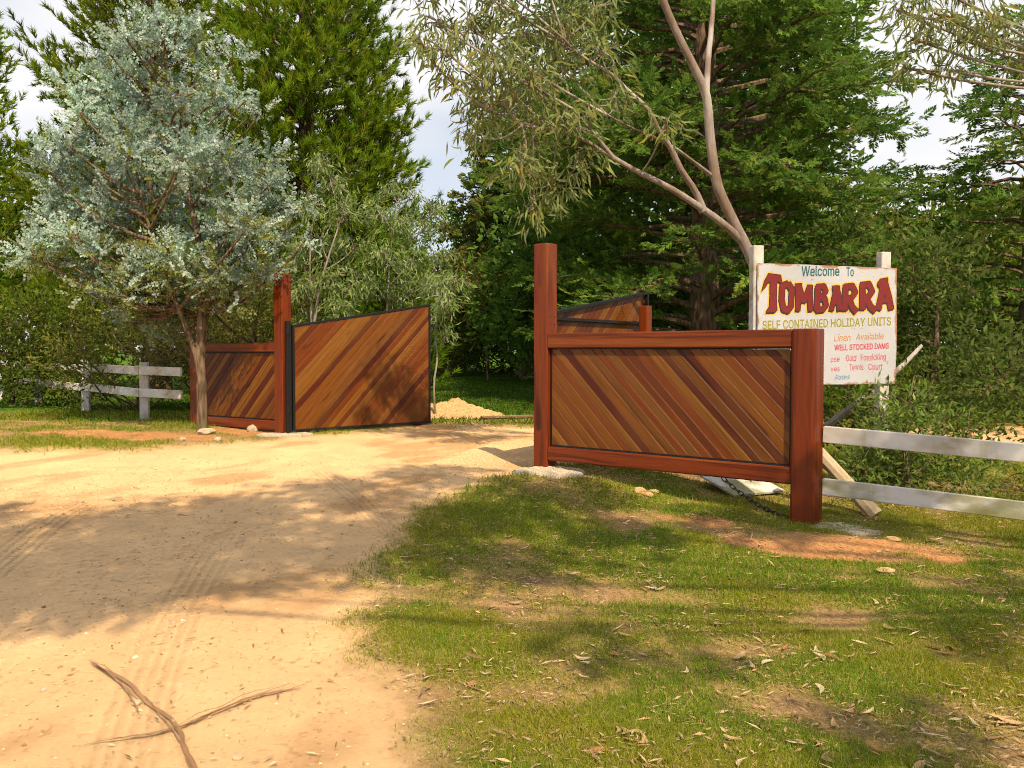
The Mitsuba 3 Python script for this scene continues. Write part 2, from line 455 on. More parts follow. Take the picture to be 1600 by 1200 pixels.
scene['driveway'] = ply(submesh(Q[dm]), 'm_ground', smooth=True)
labels['driveway'] = {'label': 'pale sandy dirt drive running through the gateway', 'category': 'driveway', 'kind': 'structure'}
scene['ground'] = ply(submesh(Q[~dm]), 'm_ground', smooth=True)
labels['ground'] = {'label': 'patchy lawn and bare soil beside the sandy drive', 'category': 'ground', 'kind': 'structure'}


# ------------------------------------------------------------------ leaves
def paint(cols, n, var=0.18, g=None):
    cols = np.array(cols, float)
    w = g.dirichlet(np.full(len(cols), 0.5), n)
    return np.clip(w @ cols * (1 + g.normal(0, var, (n, 1))), 0.004, 0.9)


def diamonds(P, D, L, W, col, g, fold=0.15, mid=0.45, U=None):
    """One diamond leaf per row: base P, direction D, length L, width W."""
    n = len(P)
    U = unit(g.normal(size=(n, 3))) if U is None else U
    S = unit(np.cross(D, U)); N = np.cross(S, D)
    L, W = np.broadcast_to(L, n)[:, None], np.broadcast_to(W, n)[:, None]
    m = P + D * L * mid + N * W * fold
    v = np.stack([P, m + S * W / 2, P + D * L, m - S * W / 2], 1).reshape(-1, 3)
    i = np.arange(n)[:, None] * 4
    f = np.vstack([i + [0, 1, 2], i + [0, 2, 3]])
    return v, f, np.repeat(col, 4, 0)


def blades(P, D, L, W, col, g, U=None):
    """One long triangle per row."""
    n = len(P)
    U = unit(g.normal(size=(n, 3))) if U is None else U
    S = unit(np.cross(D, U)) * np.broadcast_to(W, n)[:, None] / 2
    v = np.stack([P - S, P + S, P + D * np.broadcast_to(L, n)[:, None]], 1).reshape(-1, 3)
    return v, np.arange(n * 3).reshape(-1, 3), np.repeat(col, 3, 0)


def lances(P, D, L, W, col, g, bend=0.25):
    """Long curved gum leaves, four triangles each."""
    n = len(P)
    U = unit(g.normal(size=(n, 3)))
    S = unit(np.cross(D, U)); N = np.cross(S, D)
    L, W = np.broadcast_to(L, n)[:, None], np.broadcast_to(W, n)[:, None]
    c = g.uniform(-1, 1, (n, 1)) * bend * L
    at_ = lambda t: P + D * L * t + (N * 0.5 + S * 0.7) * c * 4 * t * (1 - t)
    v = np.stack([P, at_(.33) - S * W * .5, at_(.33) + S * W * .5, at_(.7) - S * W * .42, at_(.7) + S * W * .42, at_(1.0)], 1).reshape(-1, 3)
    i = np.arange(n)[:, None] * 6
    f = np.vstack([i + [0, 1, 2], i + [1, 3, 4], i + [1, 4, 2], i + [3, 5, 4]])
    return v, f, np.repeat(col, 6, 0)


def join(parts):
    v = np.vstack([p[0] for p in parts]); o = np.cumsum([0] + [len(p[0]) for p in parts])
    return v, np.vstack([p[1] + k for p, k in zip(parts, o)]), np.vstack([p[2] for p in parts])


def crown(parent, parts, name='crown', bsdf='m_leaf', label=None):
    v, f, c = join(parts)
    return part(parent, name, (v, f), bsdf, label, color=c)


def rep(a, k): return np.repeat(a, k, 0)


def perp(D, g):
    R = unit(g.normal(size=D.shape)); return unit(np.cross(D, R))


def tufts(P, D, g, k, L, W, cols, spread=0.75, var=0.16):
    """Pine brushes: k needles round each shoot."""
    col = rep(paint(cols, len(P), var, g), k) * (1 + g.normal(0, 0.12, (len(P) * k, 1)))
    d = rep(D, k); s = g.uniform(0, 1, (len(d), 1))
    dd = unit(d + perp(d, g) * g.uniform(0.2, spread, (len(d), 1)))
    return blades(rep(P, k) + d * s * L * 0.9, dd, L * g.uniform(0.6, 1.15, len(d)), W, np.clip(col, .004, .9), g)


def sprays(P, D, g, k, span, L, W, cols, flat=0.35, var=0.18):
    """Flat feathery sprays: k leaflets to both sides of an axis of length span."""
    n = len(P)
    side = unit(np.cross(D, np.array([0, 0, 1.0]) + g.normal(0, flat, (n, 3))))
    nrm = np.cross(side, D)
    d, sd, nn = rep(D, k), rep(side, k), rep(nrm, k)
    t = np.tile((np.arange(k) + 0.5) / k, n)[:, None] + g.uniform(-.05, .05, (n * k, 1))
    sg = np.tile(np.where(np.arange(k) % 2, 1, -1), n)[:, None]
    span = np.repeat(np.broadcast_to(span, n), k)[:, None]
    dd = unit(d * 0.8 + sd * sg * (1.15 - 0.9 * t) + nn * g.normal(0, 0.25, (n * k, 1)))
    col = np.clip(rep(paint(cols, n, var, g), k) * (1 + g.normal(0, 0.10, (n * k, 1))), .004, .9)
    return diamonds(rep(P, k) + d * t * span, dd, L * (1.1 - 0.5 * t[:, 0]) * g.uniform(.7, 1.2, n * k), W, col, g, 0.1, 0.5, U=unit(nn + g.normal(0, .3, (n * k, 3))))


def conifer(base, H, R, z0, nb, g, rise, droop, up, prof, sub=9, sub_len=0.36, inner=0.25, bark_r=0.2, step=0.22, lean=(0, 0)):
    """A trunk with branches and branchlets; returns wood meshes and the shoots (position, direction)."""
    base = np.asarray(base, float)
    zt = np.linspace(0, 1, 10)
    trunk = base + np.stack([lean[0] * zt, lean[1] * zt, H * zt], 1) + np.r_[[[0, 0, 0]], g.normal(0, 0.03, (9, 3)) * [1, 1, 0]]
    tr = bark_r * (1 - zt) ** 0.8 + 0.02; tr[0] *= 1.35
    axis_at = PchipInterpolator(zt, trunk)
    limbs, P, D = [], [], []
    for i in range(nb):
        h = (z0 + (H - z0 - 0.2) * ((i + g.uniform(0, 1)) / nb)) / H
        az = i * 2.39996 + g.normal(0, 0.35)
        L = R * prof((h * H - z0) / (H - z0)) * g.uniform(0.72, 1.12)
        if L < 0.25: L = 0.25
        o = np.array([math.cos(az), math.sin(az), 0])
        s = np.linspace(0, 1, 7)
        rs, dp = rise + g.normal(0, 0.08), droop * g.uniform(.7, 1.3)
        curve = axis_at(h) + o * (L * s)[:, None] + np.array([0, 0, 1.0]) * (L * (rs * s - dp * s ** 2 + up * s ** 3))[:, None] + np.r_[[[0, 0, 0]], g.normal(0, 0.03 * L / 3, (6, 3))]
        limbs.append(tube(curve, np.linspace(0.018 * L + 0.006, 0.004, 7), 5, False))
        bc = PchipInterpolator(s, curve)
        ns = max(3, int(sub * L / 3))
        for j in range(ns):
            t = inner + (1 - inner) * (j + g.uniform(0, 1)) / ns
            p = bc(t); fw = unit(bc(min(t + .05, 1)) - bc(max(t - .05, 0)))
            sd = unit(np.cross(fw, [0, 0, 1.0])) * (1 if j % 2 else -1)
            dr_ = unit(fw * g.uniform(.5, 1.1) + sd * g.uniform(.5, 1.0) + np.array([0, 0, g.normal(0.05 + up * .3, 0.22)]))
            ll = L * sub_len * (1.15 - 0.75 * t) * g.uniform(.7, 1.2) + 0.15
            n = max(2, int(ll / step))
            q = (np.arange(n) + g.uniform(0.2, 0.9, n)) / n * ll
            sag = -0.12 * q ** 2 * (1 - up)
            P.append(p + dr_ * q[:, None] + np.array([0, 0, 1.0]) * sag[:, None])
            D.append(unit(dr_ + g.normal(0, .28, (n, 3)) + [0, 0, up * 0.4]))
            if ll > 0.3: limbs.append(tube(np.array([p, p + dr_ * ll * .6 + [0, 0, -0.05 * ll]]), [0.009, 0.004], 4, False))
        nt = max(2, int(L * 0.5 / step))
        tt = np.linspace(0.55, 1, nt)
        P.append(bc(tt)); D.append(unit(rep(unit(bc(1.0) - bc(.8))[None], nt) + g.normal(0, .3, (nt, 3))))
    return tube(trunk, tr, 10), cat(limbs), np.vstack(P), np.vstack(D)


def clump_points(clumps, g, per_m2=26, shell=0.55):
    """Points and outward directions in a set of clumps (x, y, z, r): mostly near each clump's skin."""
    P, D, ids = [], [], []
    for i, (x, y, z, r) in enumerate(clumps):
        n = max(6, int(per_m2 * r * r * 4))
        d = unit(g.normal(size=(n, 3)))
        rr = r * (shell + (1 - shell) * g.uniform(0, 1, n)) * (1 + 0.25 * g.normal(size=n) * .5)
        P.append(np.array([x, y, z]) + d * rr[:, None] * [1, 1, 0.85]); D.append(d); ids.append(np.full(n, i))
    return np.vstack(P), np.vstack(D), np.concatenate(ids)


def limbs_to(clumps, trunk, g, r0=0.05, twigs=7, drop=0.25):
    """Branches from a trunk curve (n x 3) to every clump, then twigs inside the clump."""
    out = []
    for x, y, z, r in clumps:
        c = np.array([x, y, z])
        hd = np.linalg.norm(trunk[:, :2] - c[:2], axis=1)
        k = np.argmin(np.abs(trunk[:, 2] - (z - 0.55 * hd - 0.15)) + 0.25 * hd)
        a = trunk[k]; m = (a + c) / 2 + np.array([0, 0, -drop * np.linalg.norm(c - a) * .3]) + g.normal(0, .05, 3)
        L = np.linalg.norm(c - a)
        out.append(tube(spline([a, m, c], 8), np.linspace(r0 * min(1, .35 + L * .3), 0.012, 8), 6, False))
        for _ in range(twigs):
            d = unit(g.normal(size=3)); e = c + d * r * .85
            out.append(tube(spline([c - (c - m) * .2 * g.uniform(), (c + e) / 2 + g.normal(0, .05 * r, 3), e], 5), np.linspace(0.010, 0.003, 5), 4, False))
    return out


# ================================================================== TIMBER GATEWAY
Sr, Nr = (0.7725, -0.635), (-0.635, -0.7725)
FR = Frame((0.375, 9.34), Sr, Nr)
rw = thing('fence_wing', 'nearest diagonal-boarded timber wing, right of the drive, in front of the sign', 'fence')
A3 = lambda F: F.s
put_beam(rw, 'gate_post', FR(-0.095, -0.095, 0.20), FR(-0.095, -0.095, 2.762), FR.s, 0.19, 0.19, ch=0.014, label='tall square red gate post at the drive end of the wing')
put_beam(rw, 'end_post', FR(2.785, -0.10, -0.05), FR(2.785, -0.10, 1.803), FR.s, 0.215, 0.245, ch=0.030, label='thick low red post nearest the viewer')
put_beam(rw, 'top_rail', FR(0.002, -0.060, 1.72), FR(2.676, -0.060, 1.72), FR.n, 0.115, 0.160)
put_beam(rw, 'bottom_rail', FR(0.002, -0.060, 0.51), FR(2.676, -0.060, 0.51), FR.n, 0.115, 0.150)


def steel_rect(parent, F, s0, s1, z0, z1a, z1b, n, w, d, name='steel_frame', extra=()):
    """A welded rectangular-tube frame (top edge may slope) as one part."""
    ms = []
    corner = lambda s, z: F(s, n, z)
    zt = lambda s: z1a + (z1b - z1a) * (s - s0) / (s1 - s0)
    e = w / 2
    ms.append(beam(corner(s0 + e, z0), corner(s0 + e, zt(s0 + e) - 0.002), F.s, w, d, .003)[0])
    ms.append(beam(corner(s1 - e, z0), corner(s1 - e, zt(s1 - e) - 0.002), F.s, w, d, .003)[0])
    ms.append(beam(corner(s0, z0 + e), corner(s1, z0 + e), F.n, d + .004, w, .003)[0])
    ms.append(beam(corner(s0, z1a - e), corner(s1, z1b - e), F.n, d + .004, w, .003)[0])
    for s_a, s_b, z in extra:
        ms.append(beam(corner(s_a, z), corner(s_b, z), F.n, d - .004, w, .003)[0])
    return part(parent, name, cat(ms), 'm_steel')


steel_rect(rw, FR, 0.004, 2.673, 0.580, 1.650, 1.650, -0.070, 0.022, 0.036)
boards(rw, FR, Polygon([(0.028, 0.604), (2.649, 0.604), (2.649, 1.626), (0.028, 1.626)]), math.radians(-45), 0.092, -0.050, 0.019)
bolts(rw, [FR(0.0, -0.055 - .08 * i, 1.90 + .085 * j) for i in range(2) for j in range(2)], FR.s, 0.009)
bolts(rw, [FR(2.66, 0.0, 0.47), FR(2.66, 0.0, 0.55)], FR.n, 0.007)

Sl, Nl = (-0.823, 0.568), (-0.568, -0.823)
FL = Frame((-3.42, 13.0), Sl, Nl)
lw = thing('fence_wing', 'diagonal-boarded timber wing behind the silver tree trunk, left of the drive', 'fence')
put_beam(lw, 'gate_post', FL(0.095, -0.095, 0.20), FL(0.095, -0.095, 2.762), FL.s, 0.19, 0.19, ch=0.014, label='tall square red gate post on the far side of the drive')
put_beam(lw, 'end_post', FL(2.16, -0.10, 0.2), FL(2.16, -0.10, 1.75), FL.s, 0.2, 0.21, ch=0.02)
put_beam(lw, 'top_rail', FL(0.192, -0.060, 1.67), FL(2.058, -0.060, 1.67), FL.n, 0.115, 0.14)
put_beam(lw, 'bottom_rail', FL(0.192, -0.060, 0.49), FL(2.058, -0.060, 0.49), FL.n, 0.115, 0.14)
steel_rect(lw, FL, 0.194, 2.056, 0.554, 1.608, 1.608, -0.070, 0.026, 0.04)
boards(lw, FL, Polygon([(0.222, 0.582), (2.028, 0.582), (2.028, 1.580), (0.222, 1.580)]), math.radians(-45), 0.092, -0.050, 0.019)
bolts(lw, [FL(0.0, -0.055 - .08 * i, 1.90 + .085 * j) for i in range(2) for j in range(2)], -FL.s, 0.009)

GL = Frame((-3.285, 13.045), (0.755, 0.656), (0.656, -0.755))
gl = thing('gate_leaf', 'left gate leaf, its whole diagonal-boarded front in view, standing open with a rising top edge', 'gate')
steel_rect(gl, GL, 0.0, 2.52, 0.40, 2.0, 2.405, -0.0, 0.036, 0.05)
boards(gl, GL, Polygon([(0.038, 0.438), (2.482, 0.438), (2.482, 2.360), (0.038, 1.966)]), math.radians(45), 0.092, 0.018, 0.019)
put_beam(gl, 'hinge_stile', GL(-0.06, -0.0, 0.36), GL(-0.06, -0.0, 2.06), GL.s, 0.07, 0.07, 'm_steel', 0.004)
for z in (0.75, 1.92):
    part(gl, 'hinge', tube([GL(-0.075, 0.03, z - .06), GL(-0.075, 0.03, z + .06)], 0.028, 10), 'm_steel')
GR = Frame((0.36, 9.66), (0.588, 0.809), (-0.809, 0.588))
gr = thing('gate_leaf', 'right gate leaf seen from its back over the nearest wing, with a level black bar', 'gate')
steel_rect(gr, GR, 0.0, 2.45, 0.40, 2.03, 2.404, -0.0, 0.036, 0.05, extra=((0.036, 2.414, 1.975), (0.036, 2.414, 1.2)))
boards(gr, GR, Polygon([(0.038, 0.438), (2.412, 0.438), (2.412, 2.360), (0.038, 1.998)]), math.radians(45), 0.092, 0.046, 0.019)
put_beam(gr, 'hinge_stile', GR(-0.06, -0.0, 0.36), GR(-0.06, -0.0, 2.06), GR.s, 0.07, 0.07, 'm_steel', 0.004)

sp = thing('stop_post', 'short red post standing against the back of the right gate leaf', 'post')
put_beam(sp, 'timber', (1.71, 11.22, 0.2), (1.71, 11.22, 2.19), FR.s, 0.125, 0.125, ch=0.012)
sp = thing('stop_post', 'red post whose foot shows below the far end of the left gate leaf', 'post')
put_beam(sp, 'timber', (-1.60, 14.62, 0.2), (-1.60, 14.62, 1.95), FL.s, 0.125, 0.125, ch=0.012)

# chain from the bottom rail to the foot of the near post
c0, c1 = FR(2.02, -0.03, 0.435), FR(2.63, -0.05, 0.13)
ch = thing('chain', 'dark steel chain slung from the bottom rail to the foot of the nearest post', 'chain')
nl = 15
cd = unit(c1 - c0)
for i in range(nl):
    t = (i + .5) / nl
    c = c0 + (c1 - c0) * t + np.array([0, 0, -0.045 * 4 * t * (1 - t)])
    dd = unit(c1 - c0 + np.array([0, 0, -0.045 * 4 * (1 - 2 * t)]))
    e = unit(np.cross(dd, [0, 0, 1.0])) if i % 2 else unit(np.cross(np.cross(dd, [0, 0, 1.0]), dd))
    a = np.linspace(0, 2 * np.pi, 15)
    loop = c + np.cos(a)[:, None] * dd * 0.033 + np.sin(a)[:, None] * e * 0.017
    part(ch, 'link', tube(loop, 0.0055, 6, False), 'm_steel')

# concrete collars poured round the post feet
def slab(name, label, cx, cy, rx, ry, an, h, seed):
    g = np.random.default_rng(seed)
    k = 40; th = np.arange(k) * 2 * np.pi / k
    rr = 1 + 0.25 * (meshkit.fbm(np.stack([np.cos(th) * 1.6, np.sin(th) * 1.6, th * 0 + seed], -1), 4) - .5) * 2.2
    ring = lambda s: np.stack([cx + s * rr * (np.cos(th) * rx * math.cos(an) - np.sin(th) * ry * math.sin(an)), cy + s * rr * (np.cos(th) * rx * math.sin(an) + np.sin(th) * ry * math.cos(an))], 1)
    rows = []
    for s, dz in ((1.03, -0.06), (1.0, h * .6), (.93, h), (.6, h * 1.15), (.25, h * 1.1)):
        q = ring(s); rows.append(np.c_[q, gz0(q[:, 0], q[:, 1]) + dz + g.normal(0, 0.006, k)])
    c = np.array([[cx, cy, gz0(cx, cy) + h * 1.1]])
    v = np.vstack(rows + [c]); f = []
    for r in range(4):
        i = np.arange(k); j = (i + 1) % k
        f += [np.stack([i, j, j + k], 1) + r * k, np.stack([i, j + k, i + k], 1) + r * k]
    i = np.arange(k); f.append(np.stack([i + 4 * k, (i + 1) % k + 4 * k, i * 0 + 5 * k], 1))
    t = thing(name, label, 'concrete')
    part(t, 'slab', (v, np.vstack(f)), 'm_concrete', smooth=50)


slab('concrete_footing', 'rough pale concrete collar at the foot of the tall post right of the drive', 0.40, 9.22, 0.40, 0.25, 0.0, 0.045, 3)
slab('concrete_footing', 'thin pale concrete patch at the foot of the nearest low post', 2.85, 7.42, 0.34, 0.22, -0.5, 0.02, 5)
slab('concrete_footing', 'small pale concrete patch at the foot of the tall post left of the drive', -3.38, 12.96, 0.42, 0.22, 0.2, 0.025, 8)

# ================================================================== WHITE FENCES
def fence(label, posts, zr, group=None, h=1.0, starts=None):
    t = thing('rail_fence', label, 'fence')
    for x, y in posts[1:]:
        z = gz0(x, y)
        hh = h * rng.uniform(.97, 1.03)
        put_beam(t, 'post', (x, y, z - .15), (x + rng.normal(0, .01), y, z + hh), (1, 0.2, 0), 0.14, 0.12, 'm_white', 0.01)
    for (x0, y0), (x1, y1) in zip(posts, posts[1:]):
        for zz in zr:
            d = unit(np.array([x1 - x0, y1 - y0])); nn = np.array([d[1], -d[0], 0]);
            if nn[1] > 0: nn = -nn
            o = nn * 0.082
            a, b = np.array([x0, y0, gz0(x0, y0) + zz + rng.normal(0, .008)]) + o, np.array([x1, y1, gz0(x1, y1) + zz + rng.normal(0, .008)]) + o
            put_beam(t, 'rail', a + .02 * np.r_[d, 0], b - .004 * np.r_[d, 0], nn, 0.036, 0.145, 'm_white', 0.006)
    return t


fence('weathered white post and rail fence running left from the far wing behind the silver tree', [(-5.33, 14.30), (-6.32, 15.0), (-8.3, 17.0), (-10.3, 19.0), (-12.3, 21.0), (-14.3, 23)], (0.87, 0.50))
fence('mould-stained white rail fence running right from the nearest low post', [(2.765, 7.70), (4.78, 6.06), (6.85, 4.40)], (0.785, 0.335))

# ================================================================== WELCOME SIGN
sd = unit(np.array([4.09 - 2.49, 9.3 - 8.9])); sn = np.array([sd[1], -sd[0]])
FS = Frame((2.492, 8.9), sd, sn)
sg = thing('welcome_sign', 'white painted tin welcome sign with rusty edges and red lettering on two white posts', 'sign')
for k, (s, ztop) in enumerate(((0.03, 2.685), (1.53, 2.66))):
    put_beam(sg, 'post', FS(s, -0.075, 0.0), FS(s, -0.075, ztop), FS.s, 0.115, 0.10, 'm_white', 0.008)
# slightly buckled sheet
us, vs = np.linspace(0, 1.64, 42), np.linspace(0, 1.24, 32)
UU, VV = np.meshgrid(us, vs)
buckle = lambda u, v: 0.012 * np.sin(u * 4.1 + v * 2.0) * np.sin(v * 3.2) + 0.010 * (meshkit.fbm(np.stack([u * 2.2, v * 2.2, u * 0], -1), 3) - .5)
top = lambda u: 2.502 - 0.012 * u / 1.64


def sheet(u, v, off):
    return FS(u, buckle(u, v) + off, 1.262 + v * (top(u) - 1.262) / 1.24)


vv = sheet(UU.ravel(), VV.ravel(), 0.0); vb = sheet(UU.ravel(), VV.ravel(), -0.002)
nxs = 42; ii = (np.arange(31)[:, None] * nxs + np.arange(41)[None]).ravel()
fq = np.vstack([np.stack([ii, ii + 1, ii + nxs + 1], 1), np.stack([ii, ii + nxs + 1, ii + nxs], 1)])
part(sg, 'board', (np.vstack([vv, vb]), np.vstack([fq, fq[:, ::-1] + len(vv)])), 'm_tin', uv=np.tile(np.stack([UU.ravel(), VV.ravel()], 1), (2, 1)))


def stick(geom, layer, bsdf, name):
    """Flat paint on the buckled sheet: triangulate, subdivide so that it follows the tin."""
    ms = []
    for q in getattr(geom, 'geoms', [geom]):
        if q.is_empty or q.area < 1e-6: continue
        v, f = trimesh.creation.triangulate_polygon(q, engine='earcut')
        v3, f3 = trimesh.remesh.subdivide_to_size(np.c_[v, np.zeros(len(v))], f, 0.16)
        ms.append((v3, f3))
    v, f = cat(ms)
    part(sg, name, (sheet(v[:, 0], v[:, 1], 0.0012 + 0.0009 * layer), f), bsdf)


def zp(x, y):
    """Sheet coordinates (u, v) of a point measured on the enlarged photograph of the sign."""
    return (x - 92) * 0.00114, 1.24 - (y - (240 + 65 * (x - 92) / 1438)) * 0.00098


def Z(pts): return Polygon([zp(*p) for p in pts]).buffer(0)


def stroke(pts, w): return LineString([zp(*p) for p in pts]).buffer(w * 0.00102, cap_style=2, join_style=1)


U_ = unary_union
L_T = Z([(140, 520), (165, 430), (205, 352), (250, 360), (320, 372), (332, 450), (300, 425), (282, 440), (278, 600), (284, 730), (265, 748), (180, 748), (215, 690), (222, 560), (222, 425), (195, 440), (165, 490)])
L_O = U_([stroke([(395, 455), (340, 480), (335, 620), (355, 720), (400, 735), (430, 690), (438, 520), (400, 455)], 26)])
L_M = U_([stroke([(500, 470), (505, 620), (500, 740)], 24), stroke([(505, 470), (562, 650)], 22), stroke([(562, 650), (615, 485)], 22), stroke([(618, 480), (622, 600), (632, 745)], 25), Z([(470, 465), (530, 462), (525, 500), (472, 510)])])
L_B = U_([stroke([(700, 490), (698, 745)], 28), stroke([(690, 495), (760, 490), (782, 540), (755, 590), (705, 600)], 22), stroke([(705, 600), (775, 625), (790, 690), (760, 735), (690, 740)], 24)])
L_A = U_([stroke([(895, 500), (870, 600), (845, 745)], 23), stroke([(890, 500), (915, 600), (930, 748)], 26), stroke([(862, 660), (925, 660)], 20), Z([(850, 495), (918, 492), (922, 530), (858, 535)])])
L_R1 = U_([stroke([(985, 490), (983, 750)], 28), stroke([(975, 500), (1060, 492), (1090, 560), (1050, 620), (990, 630)], 24), stroke([(1020, 620), (1060, 720), (1105, 770)], 27)])
L_R2 = U_([stroke([(1165, 475), (1165, 745)], 30), stroke([(1150, 485), (1235, 475), (1268, 550), (1225, 615), (1170, 630)], 26), stroke([(1200, 615), (1250, 720), (1300, 765)], 29)])
L_A2 = U_([stroke([(1385, 430), (1370, 580), (1330, 750)], 30), stroke([(1395, 430), (1440, 600), (1470, 750)], 31), stroke([(1360, 650), (1450, 650)], 24), Z([(1325, 470), (1360, 425), (1430, 412), (1432, 470), (1340, 505)])])
word = U_([L_T, L_O, L_M, L_B, L_A, L_R1, L_R2, L_A2]).buffer(0.003)
blackw = U_([affinity.translate(word, -0.012, -0.022), affinity.translate(word, -0.006, -0.012), word.buffer(0.007)])
stick(U_([blackw, word]).buffer(0.012).simplify(0.002), 0, 'm_paint_yellow', 'lettering_outline')
stick(blackw.simplify(0.002), 1, 'm_paint_black', 'lettering_shadow')
stick(word.simplify(0.0015), 2, 'm_paint_red', 'lettering')


def line_of(text, x0, x1, y_top, y_bot, paint_, slant=0.0, bold=False, caps=True):
    """A painted line between photo columns x0..x1 with its capitals between rows y_top and y_bot."""
    m = meshkit.text_mesh(text, 1.0, 0.01, bold)
    v = np.array(m.vertices); keep = np.abs(v[m.faces][:, :, 2] - v[:, 2].max()).max(1) < 1e-6
    f = np.array(m.faces)[keep]; w = v[:, 0].max() - v[:, 0].min()
    cvt = lambda x, y: zp((x - 1170) * 6.667, (y - 375) * 6.667)
    (u0, vb_), (u1, _), (_, vt) = cvt(x0, y_bot), cvt(x1, y_bot), cvt(x0, y_top)
    h = vt - vb_
    tilt = cvt(x1, y_bot)[1] - vb_
    un = (v[:, 0] - v[:, 0].min()) / w
    u = u0 + un * (u1 - u0) + slant * v[:, 1] * h
    z = vb_ + v[:, 1] * h + un * tilt
    g = np.random.default_rng(len(text))
    part(sg, 'lettering', (sheet(u, z, 0.0018), f), 'm_paint_' + paint_)


line_of('Welcome', 1249, 1308, 417, 432, 'teal', bold=True)
line_of('To', 1319, 1331, 419, 433, 'teal', bold=True)
line_of('SELF CONTAINED HOLIDAY UNITS', 1191, 1390, 501, 514, 'olive', bold=True)
line_of('Linen', 1302, 1327, 526, 537, 'orange', 0.15)
line_of('Available', 1336, 1378, 526, 536, 'orange', 0.1)
line_of('WELL STOCKED DAMS', 1303, 1387, 543, 552, 'pink', bold=True)
line_of('ose', 1297, 1311, 561, 570, 'pink')
line_of('Gold', 1321, 1337, 560, 570, 'pink')
line_of('Fossicking', 1344, 1383, 560, 570, 'pink')
line_of('ves', 1297, 1311, 577, 585, 'pink')
line_of('Tennis', 1326, 1348, 575, 585, 'pink')
line_of('Court', 1356, 1378, 576, 586, 'pink')
line_of('Rates', 1303, 1326, 591, 599, 'blue', 0.35)

# loose white boards and poles behind the near wing
p1, p2, p3 = at(1094, 742, 9.0), at(1148, 774, 8.55), at(1226, 766, 8.8)
p4 = p1 + p3 - p2
nn = unit(np.cross(p3 - p2, p1 - p2))
v = np.vstack([np.array([p1, p2, p3, p4]) + nn * k for k in (0, -0.02)])
t = thing('loose_board', 'white board lying aslant on the grass under the nearest wing', 'board')
part(t, 'panel', (v, np.array([[0, 1, 2], [0, 2, 3], [4, 6, 5], [4, 7, 6], [0, 4, 5], [0, 5, 1], [1, 5, 6], [1, 6, 2], [2, 6, 7], [2, 7, 3], [3, 7, 4], [3, 4, 0]])), 'm_white')
t = thing('leaning_pole', 'cream pole leaning behind the lower fence rail, right of the nearest post', 'pole')
part(t, 'timber', tube(spline([at(1262, 690, 8.3), at(1320, 752, 8.1), at(1368, 806, 7.9)], 6), [0.06, 0.065, 0.065, 0.067, 0.07, 0.075], 9), 'm_stone')
t = thing('fallen_branch', 'bare grey branch slanting among the bushes below the sign', 'branch')
part(t, 'limb', tube(spline([at(1290, 668, 9.9), at(1340, 630, 9.9), at(1395, 585, 10.0), at(1440, 540, 10.2)], 9), np.linspace(0.05, 0.02, 9), 7), 'm_gumbark')

# ================================================================== SAND HEAP, STONES, BARK
hx, hy = -1.02, 16.2
uu = np.linspace(-1, 1, 70)
X, Y = np.meshgrid(hx + uu * 1.3, hy + uu * 1.0)
rad = np.sqrt(((X - hx + 0.02) / 1.0) ** 2 + ((Y - hy) / 0.75) ** 2)
sk = 0.02 * (X - hx)
hgt = 0.36 * np.clip(1 - rad, -0.3, 1) ** 1.0 if False else 0.37 * np.maximum(1 - rad, -0.25)
hgt = hgt * (1 + 0.25 * (X < hx) * np.clip(hx - X, 0, 1)) + 0.15 * (meshkit.fbm(np.stack([X * 5, Y * 5, X * 0], -1), 4) - .5) + 0.07 * (meshkit.noise(np.stack([X * 16, Y * 16, X * 0], -1)) - .5) * (rad < 1)
v = np.stack([X.ravel(), Y.ravel(), (gz0(X, Y) + hgt - 0.02).ravel()], 1)
I = (np.arange(69)[:, None] * 70 + np.arange(69)[None]).ravel()
t = thing('sand_heap', 'heap of pale sand on the grass beyond the gateway', 'sand')
part(t, 'mound', (v, np.vstack([np.stack([I, I + 1, I + 71], 1), np.stack([I, I + 71, I + 70], 1)])), 'm_heap', smooth=60)
t = thing('timber_offcut', 'grey timber offcut lying beside the sand heap', 'plank')
put_beam(t, 'timber', at(752, 652, 15.6) + [0, 0, .0], at(832, 650, 15.9) + [0, 0, .0], (0, 0, 1), 0.04, 0.11, 'm_strip', .004)


def stone(label, x, y, r, seed, name='stone', cat_='stone', bsdf='m_stone', flat=0.6, group=None):
    m = trimesh.creation.icosphere(3, 1.0)
    v = np.array(m.vertices); g = np.random.default_rng(seed)
    v = v * (0.75 + 0.55 * meshkit.fbm(v * 1.6 + seed * 7.7, 3)[:, None]) * g.uniform(.75, 1.25, 3) * [1, 1, flat]
    an = g.uniform(0, 6)
    v = v @ np.array([[math.cos(an), math.sin(an), 0], [-math.sin(an), math.cos(an), 0], [0, 0, 1]])
    t = numbered(name); labels[t] = {'label': label, 'category': cat_}
    if group: labels[t]['group'] = group
    scene[t] = ply((v * r + [x, y, float(gz(x, y)) + r * flat * .45], m.faces), bsdf, smooth=40)


